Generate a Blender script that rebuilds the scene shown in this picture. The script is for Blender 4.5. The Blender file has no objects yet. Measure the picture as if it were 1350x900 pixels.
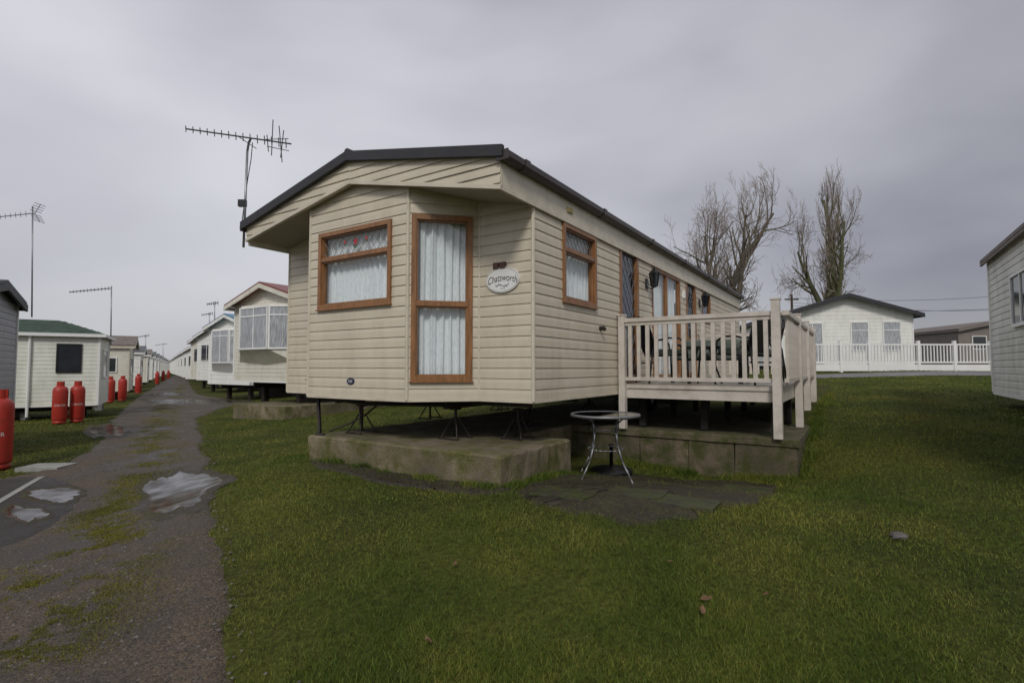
import bpy, bmesh, math, random
import numpy as np
from mathutils import Vector, Matrix
random.seed(7); rng=np.random.default_rng(7)
scene=bpy.context.scene; col=scene.collection
R=math.radians
# ---------------------------------------------------------------- camera model
F_PX=693.0; EYE=1.5; PITCH=math.atan(34/F_PX)
cam=bpy.data.cameras.new('camera'); co=bpy.data.objects.new('camera',cam); col.objects.link(co)
cam.sensor_width=36; cam.lens=F_PX/1350*36; cam.clip_end=6000; cam.clip_start=.05
co.location=(0,0,EYE); co.rotation_euler=(math.pi/2+PITCH,0,0); scene.camera=co
scene.view_settings.view_transform='Standard'; scene.view_settings.look='None'; scene.view_settings.exposure=0
def ray(px,py):
    a=(px-675)/F_PX; b=(450-py)/F_PX
    return (a, math.cos(PITCH)-b*math.sin(PITCH), math.sin(PITCH)+b*math.cos(PITCH))
def at(px,py,Y):
    d=ray(px,py); t=Y/d[1]; return Vector((d[0]*t,Y,EYE+d[2]*t))
# ---------------------------------------------------------------- terrain
CP=np.array([(0,2,.12),(-2,2.5,-.02),(3,2,.22),(0,-6,.1),(-6,-6,-.1),(8,-6,.4),(-4,6.3,-.06),(-7,8,-.1),(-2.9,6.5,.28),
(-1.3,5.7,.32),(-.1,5.0,.33),(.9,6.2,.24),(2.2,7,.07),(3.5,6.3,.14),(1.1,5.4,.3),(2.5,5,.28),(4.2,5.2,.38),(4.3,7.2,.5),(5.2,9,.8),(8.5,9.4,.86),(8,5,.62),(13,20,1.14),
(20,20,1.16),(18,24,1.38),(17,30,1.4),(40,40,1.4),(60,100,1.4),(3,11,.5),(7,16,1.0),(-14.6,17,-.18),(-10,17,-.15),(-7,16,-.02),(-15,25,-.15),
(-25,40,-.15),(-60,100,-.2),(-30,10,-.2),(-10,3,-.1),(-100,160,-.2),(-2,20,.3),(0,60,.6),(0,200,.4),(-200,100,-.2),(200,100,1.2),(100,-100,.5),(-100,-100,-.1),(-2.5,10,.2)])
def K(d2): return np.sqrt(d2+1.0)
_A=K((CP[:,None,0]-CP[None,:,0])**2+(CP[:,None,1]-CP[None,:,1])**2)+np.eye(len(CP))*-.03
_W=np.linalg.solve(_A,CP[:,2]-.3)
def T(x,y):
    x=np.asarray(x,float); y=np.asarray(y,float); z=np.full(x.shape,.3)
    for i in range(len(CP)): z=z+_W[i]*K((x-CP[i,0])**2+(y-CP[i,1])**2)
    r=np.hypot(x,y); k=np.clip((r-150)/250,0,1); z=np.clip(z,-.32,1.42)
    return z*(1-k)+(-.1)*k
def t1(x,y):
    z=.3+float(np.dot(_W,np.sqrt((x-CP[:,0])**2+(y-CP[:,1])**2+1.0)))
    r=math.hypot(x,y); k=min(1,max(0,(r-150)/250)); return min(1.42,max(-.32,z))*(1-k)-.1*k
def gp(px,py):
    d=ray(px,py); t=.5; last=t
    while t<2500:
        if EYE+d[2]*t < t1(d[0]*t,d[1]*t): break
        last=t; t*=1.04
    a,b=last,t
    for _ in range(22):
        m=(a+b)/2
        if EYE+d[2]*m<t1(d[0]*m,d[1]*m): b=m
        else: a=m
    return Vector((d[0]*b,d[1]*b,t1(d[0]*b,d[1]*b)))
_H=rng.random((256,256))
def vn(x,y,s):
    x=np.asarray(x,float)*s+91.3; y=np.asarray(y,float)*s+57.7; xi=np.floor(x).astype(int); yi=np.floor(y).astype(int); fx=x-xi; fy=y-yi
    fx=fx*fx*(3-2*fx); fy=fy*fy*(3-2*fy); h=lambda a,b:_H[a%256,b%256]
    return (h(xi,yi)*(1-fx)+h(xi+1,yi)*fx)*(1-fy)+(h(xi,yi+1)*(1-fx)+h(xi+1,yi+1)*fx)*fy
def fbm(x,y,s): return (vn(x,y,s)+.5*vn(x,y,s*2.1)+.27*vn(x,y,s*4.3)+.15*vn(x,y,s*8.7))/1.92
# ---------------------------------------------------------------- materials
def nodes(name):
    m=bpy.data.materials.new(name); m.use_nodes=True; nt=m.node_tree; return m,nt,nt.nodes,nt.links,nt.nodes['Principled BSDF']
def pm(name,c,rough=.5,var=.12,scale=4,bump=0,bscale=60,metal=0,dirt=None,dirtamt=.4,stretch=None,coord='Object',spec=.5,dpos=(.45,.68)):
    m,nt,N,L,P=nodes(name)
    tc=N.new('ShaderNodeTexCoord'); mp=N.new('ShaderNodeMapping'); L.new(tc.outputs[coord],mp.inputs[0])
    if stretch: mp.inputs['Scale'].default_value=stretch
    n=N.new('ShaderNodeTexNoise'); n.inputs['Scale'].default_value=scale; n.inputs['Detail'].default_value=6; L.new(mp.outputs[0],n.inputs[0])
    r=N.new('ShaderNodeValToRGB'); L.new(n.outputs[0],r.inputs[0])
    r.color_ramp.elements[0].position=.3; r.color_ramp.elements[1].position=.7
    r.color_ramp.elements[0].color=(*[x*(1-var) for x in c],1); r.color_ramp.elements[1].color=(*[min(1,x*(1+var)) for x in c],1)
    out=r.outputs[0]
    if dirt:
        n2=N.new('ShaderNodeTexNoise'); n2.inputs['Scale'].default_value=scale*2.3; n2.inputs['Detail'].default_value=8; n2.inputs['Roughness'].default_value=.7; L.new(mp.outputs[0],n2.inputs[0])
        r2=N.new('ShaderNodeValToRGB'); r2.color_ramp.elements[0].position=dpos[0]; r2.color_ramp.elements[1].position=dpos[1]
        r2.color_ramp.elements[1].color=(dirtamt,dirtamt,dirtamt,1); L.new(n2.outputs[0],r2.inputs[0])
        mx=N.new('ShaderNodeMixRGB'); mx.inputs[2].default_value=(*dirt,1); L.new(r2.outputs[0],mx.inputs[0]); L.new(out,mx.inputs[1]); out=mx.outputs[0]
    L.new(out,P.inputs['Base Color']); P.inputs['Roughness'].default_value=rough; P.inputs['Metallic'].default_value=metal
    P.inputs['Specular IOR Level'].default_value=spec
    if bump:
        nb=N.new('ShaderNodeTexNoise'); nb.inputs['Scale'].default_value=bscale; nb.inputs['Detail'].default_value=5; L.new(tc.outputs[coord],nb.inputs[0])
        b=N.new('ShaderNodeBump'); b.inputs['Strength'].default_value=bump; b.inputs['Distance'].default_value=.012; L.new(nb.outputs[0],b.inputs['Height']); L.new(b.outputs[0],P.inputs['Normal'])
    return m
M={}
M['cream']=pm('cream_siding',(.605,.54,.425),.42,.06,1.2,dirt=(.38,.33,.24),dirtamt=.4,stretch=(1,1,.35))
M['creamtrim']=pm('cream_trim',(.62,.56,.45),.4,.06,2,dirt=(.32,.28,.2),dirtamt=.4)
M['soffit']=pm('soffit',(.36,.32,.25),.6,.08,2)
M['oak']=pm('oak_frame',(.255,.118,.045),.38,.3,9,stretch=(3,3,.5))
M['roof']=pm('charcoal_roof',(.025,.025,.03),.55,.2,6,bump=.2)
M['gutter']=pm('brown_black_gutter',(.04,.028,.026),.35,.2,4)
M['white']=pm('white_siding',(.80,.80,.76),.45,.05,1.5,dirt=(.42,.43,.36),dirtamt=.35,stretch=(1,1,.4))
M['offwhite']=pm('offwhite_siding',(.70,.67,.58),.45,.06,1.5,dirt=(.34,.33,.25),dirtamt=.4,stretch=(1,1,.4))
M['palewhite']=pm('pale_white_siding',(.75,.76,.68),.45,.06,1.5,dirt=(.38,.40,.3),dirtamt=.4,stretch=(1,1,.4))
M['greyside']=pm('grey_siding',(.34,.34,.36),.5,.08,1.5,dirt=(.2,.2,.18),dirtamt=.4)
M['mossyside']=pm('weathered_white_siding',(.70,.70,.65),.5,.1,1.2,dirt=(.32,.34,.24),dirtamt=.6,stretch=(1,1,.4))
M['brownside']=pm('brown_siding',(.20,.17,.155),.55,.1,2)
M['trimwhite']=pm('white_trim',(.80,.80,.78),.4,.04,2)
M['pvc']=pm('cream_white_pvc',(.62,.565,.505),.38,.05,2,dirt=(.3,.27,.2),dirtamt=.5)
M['greenroof']=pm('green_tile_roof',(.05,.085,.06),.5,.3,5,bump=.3)
M['blueroof']=pm('blue_trim',(.05,.17,.28),.4,.1,4)
M['redroof']=pm('red_trim',(.20,.06,.05),.5,.1,4)
M['brownroof']=pm('brown_roof',(.15,.12,.10),.6,.2,4)
M['greyroof']=pm('grey_roof',(.09,.095,.105),.6,.2,4)
M['darksteel']=pm('dark_steel',(.022,.02,.019),.6,.3,6,metal=.3,dirt=(.10,.045,.02),dirtamt=.4)
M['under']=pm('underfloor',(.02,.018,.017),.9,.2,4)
M['galv']=pm('galvanised',(.30,.31,.32),.45,.2,10,metal=.7)
M['alu']=pm('grey_aluminium',(.22,.22,.23),.45,.15,10,metal=.5)
M['aerialmetal']=pm('weathered_aerial_metal',(.07,.07,.075),.6,.3,20,metal=.3)
M['black']=pm('black_metal',(.012,.012,.013),.4,.2,8)
M['rubber']=pm('rubber',(.02,.02,.02),.8,.2,8)
M['red']=pm('red_gas_bottle',(.42,.03,.018),.45,.15,4,dirt=(.2,.03,.02),dirtamt=.5)
M['letter']=pm('white_lettering',(.65,.62,.6),.5,.05,9)
M['ink']=pm('dark_lettering',(.03,.025,.025),.5,.02,2)
M['plaqueedge']=pm('plaque_edge_line',(.22,.21,.20),.5,.02,2)
M['emblem']=pm('blue_grey_emblem',(.09,.11,.16),.5,.1,2)
M['navy']=pm('navy_badge',(.01,.015,.06),.3,.02,2)
M['plaque']=pm('white_plaque',(.76,.76,.74),.35,.03,2)
M['brownsq']=pm('dark_brown_plate',(.06,.022,.012),.4,.1,2)
M['concrete']=pm('weathered_concrete',(.19,.155,.108),.92,.5,1.4,bump=.9,bscale=42,dirt=(.075,.078,.012),dirtamt=.95,dpos=(.40,.62))
M['block']=pm('dark_concrete_block',(.12,.095,.064),.92,.45,2.0,bump=.9,bscale=42,dirt=(.045,.052,.010),dirtamt=.95,dpos=(.40,.60))
M['plate']=pm('pale_concrete_plate',(.27,.27,.25),.85,.2,5,bump=.5,bscale=60)
M['mossslab']=pm('dark_mossy_slab',(.040,.035,.026),.55,.5,5,bump=1,bscale=40,dirt=(.05,.062,.010),dirtamt=.95,dpos=(.42,.58))
M['cushion']=pm('grey_green_cushion',(.10,.12,.105),.95,.2,12,bump=.3,bscale=150)
M['leaf']=pm('dead_leaf',(.15,.085,.04),.8,.4,20)
M['stone']=pm('grey_stone',(.11,.10,.09),.85,.45,8,bump=.6)
M['bark']=pm('tree_bark',(.13,.11,.085),.95,.35,1.5,bump=.8,bscale=8,dirt=(.07,.08,.035),dirtamt=.6)
M['barkivy']=pm('mossy_tree_bark',(.11,.105,.055),.95,.35,1.5,bump=.8,bscale=8,dirt=(.055,.078,.022),dirtamt=.9)
M['twig']=pm('tree_twig',(.21,.17,.14),.95,.25,1)
M['wood']=pm('weathered_wood',(.12,.09,.065),.9,.2,4)
M['lead']=pm('lead_came',(.20,.20,.21),.5,.1,8,metal=.3)
M['rose']=pm('red_rose_glass',(.40,.02,.035),.3,.3,20)
M['roseleaf']=pm('green_leaf_glass',(.04,.13,.07),.3,.2,20)
M['yellowed']=pm('yellowed_plastic',(.55,.45,.2),.5,.1,6)
M['curtain']=pm('net_curtain',(.80,.83,.84),.95,.12,60,stretch=(1,1,.3))
def glass(name,tint,f0,bump=.05):
    m,nt,N,L,P=nodes(name); N.remove(P); out=N['Material Output']
    t=N.new('ShaderNodeBsdfTransparent'); t.inputs[0].default_value=(*tint,1); g=N.new('ShaderNodeBsdfGlossy'); g.inputs['Roughness'].default_value=.03
    tc=N.new('ShaderNodeTexCoord'); nn=N.new('ShaderNodeTexNoise'); nn.inputs['Scale'].default_value=1.5; b=N.new('ShaderNodeBump'); b.inputs['Strength'].default_value=bump
    L.new(tc.outputs['Object'],nn.inputs[0]); L.new(nn.outputs[0],b.inputs['Height']); L.new(b.outputs[0],g.inputs['Normal'])
    ge=N.new('ShaderNodeNewGeometry'); dt=N.new('ShaderNodeVectorMath'); dt.operation='DOT_PRODUCT'; L.new(ge.outputs['Incoming'],dt.inputs[0]); L.new(ge.outputs['Normal'],dt.inputs[1])
    ab=N.new('ShaderNodeMath'); ab.operation='ABSOLUTE'; L.new(dt.outputs['Value'],ab.inputs[0])
    su=N.new('ShaderNodeMath'); su.operation='SUBTRACT'; su.inputs[0].default_value=1; L.new(ab.outputs[0],su.inputs[1])
    po=N.new('ShaderNodeMath'); po.operation='POWER'; po.inputs[1].default_value=5; L.new(su.outputs[0],po.inputs[0])
    ma=N.new('ShaderNodeMath'); ma.operation='MULTIPLY_ADD'; ma.inputs[1].default_value=1-f0; ma.inputs[2].default_value=f0; L.new(po.outputs[0],ma.inputs[0])
    mx=N.new('ShaderNodeMixShader'); L.new(ma.outputs[0],mx.inputs[0]); L.new(t.outputs[0],mx.inputs[1]); L.new(g.outputs[0],mx.inputs[2]); L.new(mx.outputs[0],out.inputs[0]); return m
M['glass']=glass('window_glass',(.93,.96,.97),.08)
M['tintglass']=glass('dark_tinted_glass',(.22,.27,.34),.16)
M['tableglass']=glass('table_glass',(.35,.38,.38),.08)
M['darkpane']=pm('dark_window_pane',(.02,.024,.03),.06,.3,3,spec=.8)
M['curtpane']=pm('curtained_window_pane',(.36,.38,.40),.12,.45,6,stretch=(6,6,.6),spec=.7)
def ground_mat():
    m,nt,N,L,P=nodes('grass_ground')
    g=N.new('ShaderNodeNewGeometry')
    n=N.new('ShaderNodeTexNoise'); n.inputs['Scale'].default_value=.45; n.inputs['Detail'].default_value=8; n.inputs['Roughness'].default_value=.65; L.new(g.outputs['Position'],n.inputs[0])
    r=N.new('ShaderNodeValToRGB'); e=r.color_ramp.elements; e[0].position=.32; e[0].color=(.032,.042,.010,1); e[1].position=.7; e[1].color=(.10,.105,.02,1); L.new(n.outputs[0],r.inputs[0])
    n2=N.new('ShaderNodeTexNoise'); n2.inputs['Scale'].default_value=25; n2.inputs['Detail'].default_value=6; L.new(g.outputs['Position'],n2.inputs[0])
    mx=N.new('ShaderNodeMixRGB'); mx.blend_type='MULTIPLY'; mx.inputs[0].default_value=.8; r2=N.new('ShaderNodeValToRGB'); r2.color_ramp.elements[0].position=.3;r2.color_ramp.elements[0].color=(.35,.32,.3,1); r2.color_ramp.elements[1].position=.7; r2.color_ramp.elements[1].color=(1.3,1.3,1.2,1)
    L.new(n2.outputs[0],r2.inputs[0]); L.new(r.outputs[0],mx.inputs[1]); L.new(r2.outputs[0],mx.inputs[2]); L.new(mx.outputs[0],P.inputs['Base Color'])
    P.inputs['Roughness'].default_value=.95; P.inputs['Specular IOR Level'].default_value=.15
    b=N.new('ShaderNodeBump'); b.inputs['Strength'].default_value=.8; b.inputs['Distance'].default_value=.04; L.new(n2.outputs[0],b.inputs['Height']); L.new(b.outputs[0],P.inputs['Normal']); return m
M['ground']=ground_mat()
def blade_mat(name,c0,c1,c2):
    m,nt,N,L,P=nodes(name)
    g=N.new('ShaderNodeNewGeometry'); n=N.new('ShaderNodeTexNoise'); n.inputs['Scale'].default_value=.7; n.inputs['Detail'].default_value=8; n.inputs['Roughness'].default_value=.68; L.new(g.outputs['Position'],n.inputs[0])
    a=N.new('ShaderNodeAttribute'); a.attribute_name='rnd'
    ad=N.new('ShaderNodeMath'); ad.operation='MULTIPLY_ADD'; ad.inputs[1].default_value=.24; L.new(a.outputs['Fac'],ad.inputs[0]); L.new(n.outputs[0],ad.inputs[2])
    r=N.new('ShaderNodeValToRGB'); e=r.color_ramp.elements; e[0].position=.46; e[0].color=(*c0,1); e[1].position=.80; e[1].color=(*c2,1); x=e.new(.61); x.color=(*c1,1)
    L.new(ad.outputs[0],r.inputs[0]); L.new(r.outputs[0],P.inputs['Base Color']); P.inputs['Roughness'].default_value=.6; P.inputs['Specular IOR Level'].default_value=.2; return m
M['blade']=blade_mat('grass_blades',(.034,.064,.009),(.082,.124,.014),(.225,.205,.042))
M['moss']=blade_mat('moss_tufts',(.08,.088,.010),(.15,.15,.014),(.23,.20,.035))
def track_mat(name,c0,c1,wet=.5,peb=70,fleck=.75):
    m,nt,N,L,P=nodes(name)
    g=N.new('ShaderNodeNewGeometry')
    n=N.new('ShaderNodeTexNoise'); n.inputs['Scale'].default_value=.9; n.inputs['Detail'].default_value=10; n.inputs['Roughness'].default_value=.7; L.new(g.outputs['Position'],n.inputs[0])
    v=N.new('ShaderNodeTexVoronoi'); v.inputs['Scale'].default_value=peb; L.new(g.outputs['Position'],v.inputs[0])
    r=N.new('ShaderNodeValToRGB'); e=r.color_ramp.elements; e[0].position=.38; e[0].color=(*c0,1); e[1].position=.64; e[1].color=(*c1,1); L.new(n.outputs[0],r.inputs[0])
    mx=N.new('ShaderNodeMixRGB'); mx.blend_type='MULTIPLY'; mx.inputs[0].default_value=fleck; L.new(r.outputs[0],mx.inputs[1])
    r3=N.new('ShaderNodeValToRGB'); r3.color_ramp.elements[0].color=(.45,.45,.45,1); r3.color_ramp.elements[1].color=(1.9,1.75,1.6,1); sp=N.new('ShaderNodeSeparateColor'); L.new(v.outputs['Color'],sp.inputs[0]); L.new(sp.outputs[0],r3.inputs[0]); L.new(r3.outputs[0],mx.inputs[2])
    L.new(mx.outputs[0],P.inputs['Base Color'])
    rr=N.new('ShaderNodeMapRange'); rr.inputs[1].default_value=.35; rr.inputs[2].default_value=.6; rr.inputs[3].default_value=wet; rr.inputs[4].default_value=.9; L.new(n.outputs[0],rr.inputs[0]); L.new(rr.outputs[0],P.inputs['Roughness'])
    b=N.new('ShaderNodeBump'); b.inputs['Strength'].default_value=.8; b.inputs['Distance'].default_value=.012; L.new(v.outputs['Distance'],b.inputs['Height']); b.invert=True
    b2=N.new('ShaderNodeBump'); b2.inputs['Strength'].default_value=.7; b2.inputs['Distance'].default_value=.07; L.new(n.outputs[0],b2.inputs['Height']); L.new(b.outputs[0],b2.inputs['Normal']); L.new(b2.outputs[0],P.inputs['Normal']); return m
M['track']=track_mat('gravel_track',(.030,.022,.015),(.095,.073,.051),.38)
M['asphalt']=track_mat('wet_asphalt',(.018,.016,.015),(.045,.042,.039),.18,120)
M['dirt']=track_mat('wet_dirt',(.018,.013,.008),(.044,.039,.016),.45,40)
M['path']=track_mat('grey_path',(.13,.13,.14),(.2,.2,.21),.6,60)
def water():
    m,nt,N,L,P=nodes('puddle_water'); N.remove(P); out=N['Material Output']
    g=N.new('ShaderNodeNewGeometry'); n=N.new('ShaderNodeTexNoise'); n.inputs['Scale'].default_value=3.5; n.inputs['Detail'].default_value=5; L.new(g.outputs['Position'],n.inputs[0])
    mr=N.new('ShaderNodeMapRange'); mr.inputs[1].default_value=.35; mr.inputs[2].default_value=.62; mr.inputs[3].default_value=.14; mr.inputs[4].default_value=.44; L.new(n.outputs[0],mr.inputs[0])
    d=N.new('ShaderNodeBsdfDiffuse'); d.inputs[0].default_value=(.05,.040,.030,1); gl=N.new('ShaderNodeBsdfGlossy'); gl.inputs[0].default_value=(.82,.83,.85,1); gl.inputs['Roughness'].default_value=.12
    mx=N.new('ShaderNodeMixShader'); L.new(mr.outputs[0],mx.inputs[0]); L.new(d.outputs[0],mx.inputs[1]); L.new(gl.outputs[0],mx.inputs[2]); L.new(mx.outputs[0],out.inputs[0]); return m
M['water']=water()
# ---------------------------------------------------------------- mesh helpers
OFF={}
class MB:
    def __init__(s): s.v=[]; s.f=[]
    def add(s,vs,fs):
        o=len(s.v); s.v+=[tuple(v) for v in vs]; s.f+=[tuple(i+o for i in f) for f in fs]; return s
    def hexa(s,p): return s.add(p,[(0,3,2,1),(4,5,6,7),(0,1,5,4),(1,2,6,5),(2,3,7,6),(3,0,4,7)])
    def box(s,x0,x1,y0,y1,z0,z1): return s.hexa([(x0,y0,z0),(x1,y0,z0),(x1,y1,z0),(x0,y1,z0),(x0,y0,z1),(x1,y0,z1),(x1,y1,z1),(x0,y1,z1)])
    def fbox(s,F,a0,a1,z0,z1,o0,o1): return s.hexa([F(a0,z0,o0),F(a1,z0,o0),F(a1,z0,o1),F(a0,z0,o1),F(a0,z1,o0),F(a1,z1,o0),F(a1,z1,o1),F(a0,z1,o1)])
    def xz(s,pts,y0,y1):
        n=len(pts); return s.add([(x,y0,z) for x,z in pts]+[(x,y1,z) for x,z in pts],[tuple(range(n)),tuple(range(2*n-1,n-1,-1))]+[(i,i+n,(i+1)%n+n,(i+1)%n) for i in range(n)])
    def xy(s,pts,z0,z1):
        n=len(pts); return s.add([(x,y,z0) for x,y in pts]+[(x,y,z1) for x,y in pts],[tuple(range(n-1,-1,-1)),tuple(range(n,2*n))]+[(i,(i+1)%n,(i+1)%n+n,i+n) for i in range(n)])
    def tube(s,a,b,r0,r1=None,n=6,cap=True):
        if r1 is None: r1=r0
        a=Vector(a); b=Vector(b); d=(b-a)
        if d.length<1e-6: return s
        d.normalize(); q=Vector((0,0,1)) if abs(d.z)<.9 else Vector((1,0,0)); u=d.cross(q).normalized(); w=d.cross(u)
        cs=[u*math.cos(2*math.pi*i/n)+w*math.sin(2*math.pi*i/n) for i in range(n)]
        vs=[a+c*r0 for c in cs]+[b+c*r1 for c in cs]
        fs=[(i,(i+1)%n,(i+1)%n+n,i+n) for i in range(n)]
        if cap: fs+=[tuple(range(n-1,-1,-1)),tuple(range(n,2*n))]
        return s.add(vs,fs)
    def path(s,pts,r,n=8):
        rr=r if isinstance(r,(list,tuple)) else [r]*len(pts)
        for i in range(len(pts)-1): s.tube(pts[i],pts[i+1],rr[i],rr[i+1],n)
        return s
    def lathe(s,prof,c=(0,0,0),n=20):
        vs=[]
        for r,z in prof:
            for i in range(n): vs.append((c[0]+r*math.cos(2*math.pi*i/n),c[1]+r*math.sin(2*math.pi*i/n),c[2]+z))
        fs=[(k*n+i,k*n+(i+1)%n,(k+1)*n+(i+1)%n,(k+1)*n+i) for k in range(len(prof)-1) for i in range(n)]
        fs+=[tuple(range(n-1,-1,-1)),tuple(range((len(prof)-1)*n,len(prof)*n))]
        return s.add(vs,fs)
    def build(s,name,mat,parent=None,smooth=False,fix=True):
        me=bpy.data.meshes.new(name); dz=OFF.get(parent.name,0) if parent else 0
        me.from_pydata([(x,y,z-dz) for x,y,z in s.v],[],s.f)
        if fix and len(s.f)<15000 and name not in ('wall','pane','gable_boards'):
            bm=bmesh.new(); bm.from_mesh(me); bmesh.ops.recalc_face_normals(bm,faces=bm.faces); bm.to_mesh(me); bm.free()
        if smooth: me.polygons.foreach_set('use_smooth',[True]*len(me.polygons))
        me.materials.append(M[mat]); me.update(); o=bpy.data.objects.new(name,me); col.objects.link(o)
        if parent: o.parent=parent; OFF[o.name]=dz
        return o
def up(vs,fs):
    a,b,c=[Vector(vs[i]) for i in fs[len(fs)//2][:3]]
    return fs if (b-a).cross(c-a).z>0 else [tuple(reversed(f)) for f in fs]
def tag(o,label,cat,group=None):
    o['label']=label; o['category']=cat
    if group: o['group']=group
    return o
def thing(name,label,cat,loc=(0,0,0),rz=0,group=None):
    o=bpy.data.objects.new(name,None); col.objects.link(o); o.location=loc; o.rotation_euler=(0,0,rz); o.empty_display_size=.2
    return tag(o,label,cat,group)
def struct(o,kind='structure'): o['kind']=kind; return o
def dup(root,loc,rz=0,label=None,group=None):
    r=root.copy(); col.objects.link(r); r.location=loc; r.rotation_euler=(0,0,rz)
    if label: r['label']=label
    if group: r['group']=group
    for ch in [o for o in bpy.data.objects if o.parent==root]:
        c=ch.copy(); col.objects.link(c); c.parent=r
        for g in [o for o in bpy.data.objects if o.parent==ch]:
            d=g.copy(); col.objects.link(d); d.parent=c
    return r
def frame(p0,d,n):
    l=math.hypot(*d); d=(d[0]/l,d[1]/l); l=math.hypot(*n); n=(n[0]/l,n[1]/l)
    return lambda s,z,o: (p0[0]+d[0]*s+n[0]*o, p0[1]+d[1]*s+n[1]*o, z)
def outw(F):
    o=Vector(F(0,0,0)); return (Vector(F(1,0,0))-o).cross(Vector((0,0,1))).dot(Vector(F(0,0,1))-o)>0
def siding(mb,F,length,z0,z1,holes=(),pitch=.13,dep=.014):
    z=z0; zs=[]; ow=outw(F)
    while z<z1-1e-4: zs.append((z,min(z+pitch,z1))); z+=pitch
    for a,b in zs:
        cuts=sorted({a,b,*[h for H in holes for h in H[2:4] if a<h<b]})
        for c0,c1 in zip(cuts[:-1],cuts[1:]):
            mid=(c0+c1)/2; iv=[(0,length)]
            for H in holes:
                if H[2]<mid<H[3]:
                    nv=[]
                    for s0,s1 in iv:
                        if H[1]<=s0 or H[0]>=s1: nv.append((s0,s1)); continue
                        if H[0]>s0: nv.append((s0,H[0]))
                        if H[1]<s1: nv.append((H[1],s1))
                    iv=nv
            for s0,s1 in iv:
                def prof(fr): return dep*(1-(1-fr)**3*1.0) if fr<.999 else dep
                ks=[c0,c0+(c1-c0)*.6,c0+(c1-c0)*.85,c1]
                pts=[(k,prof(1-(k-a)/pitch)) for k in ks]
                vs=[]
                for k,o in pts: vs+=[F(s0,k,o),F(s1,k,o)]
                fs=[(2*i,2*i+1,2*i+3,2*i+2) for i in range(3)]
                if abs(c0-a)<1e-6: vs+=[F(s0,c0,-.002),F(s1,c0,-.002)]; fs.append((8,9,1,0))
                mb.add(vs,fs if ow else [tuple(reversed(f)) for f in fs])
def clipline(s0,s1,z0,z1,ps,pz):
    out=[]; W=s1-s0; H=z1-z0; kmax=int(W/ps+H/pz)+2
    for sg in (1,-1):
        for k in range(-kmax,kmax+1):
            pts=[]
            for s in (0,W):
                z=(k-s/ps)*pz*sg
                if 0<=z<=H: pts.append((s,z))
            for z in (0,H):
                s=(k-sg*z/pz)*ps
                if 0<s<W: pts.append((s,z))
            if len(pts)>=2 and math.dist(pts[0],pts[1])>.01: out.append(((pts[0][0]+s0,pts[0][1]+z0),(pts[1][0]+s0,pts[1][1]+z0)))
    return out
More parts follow.
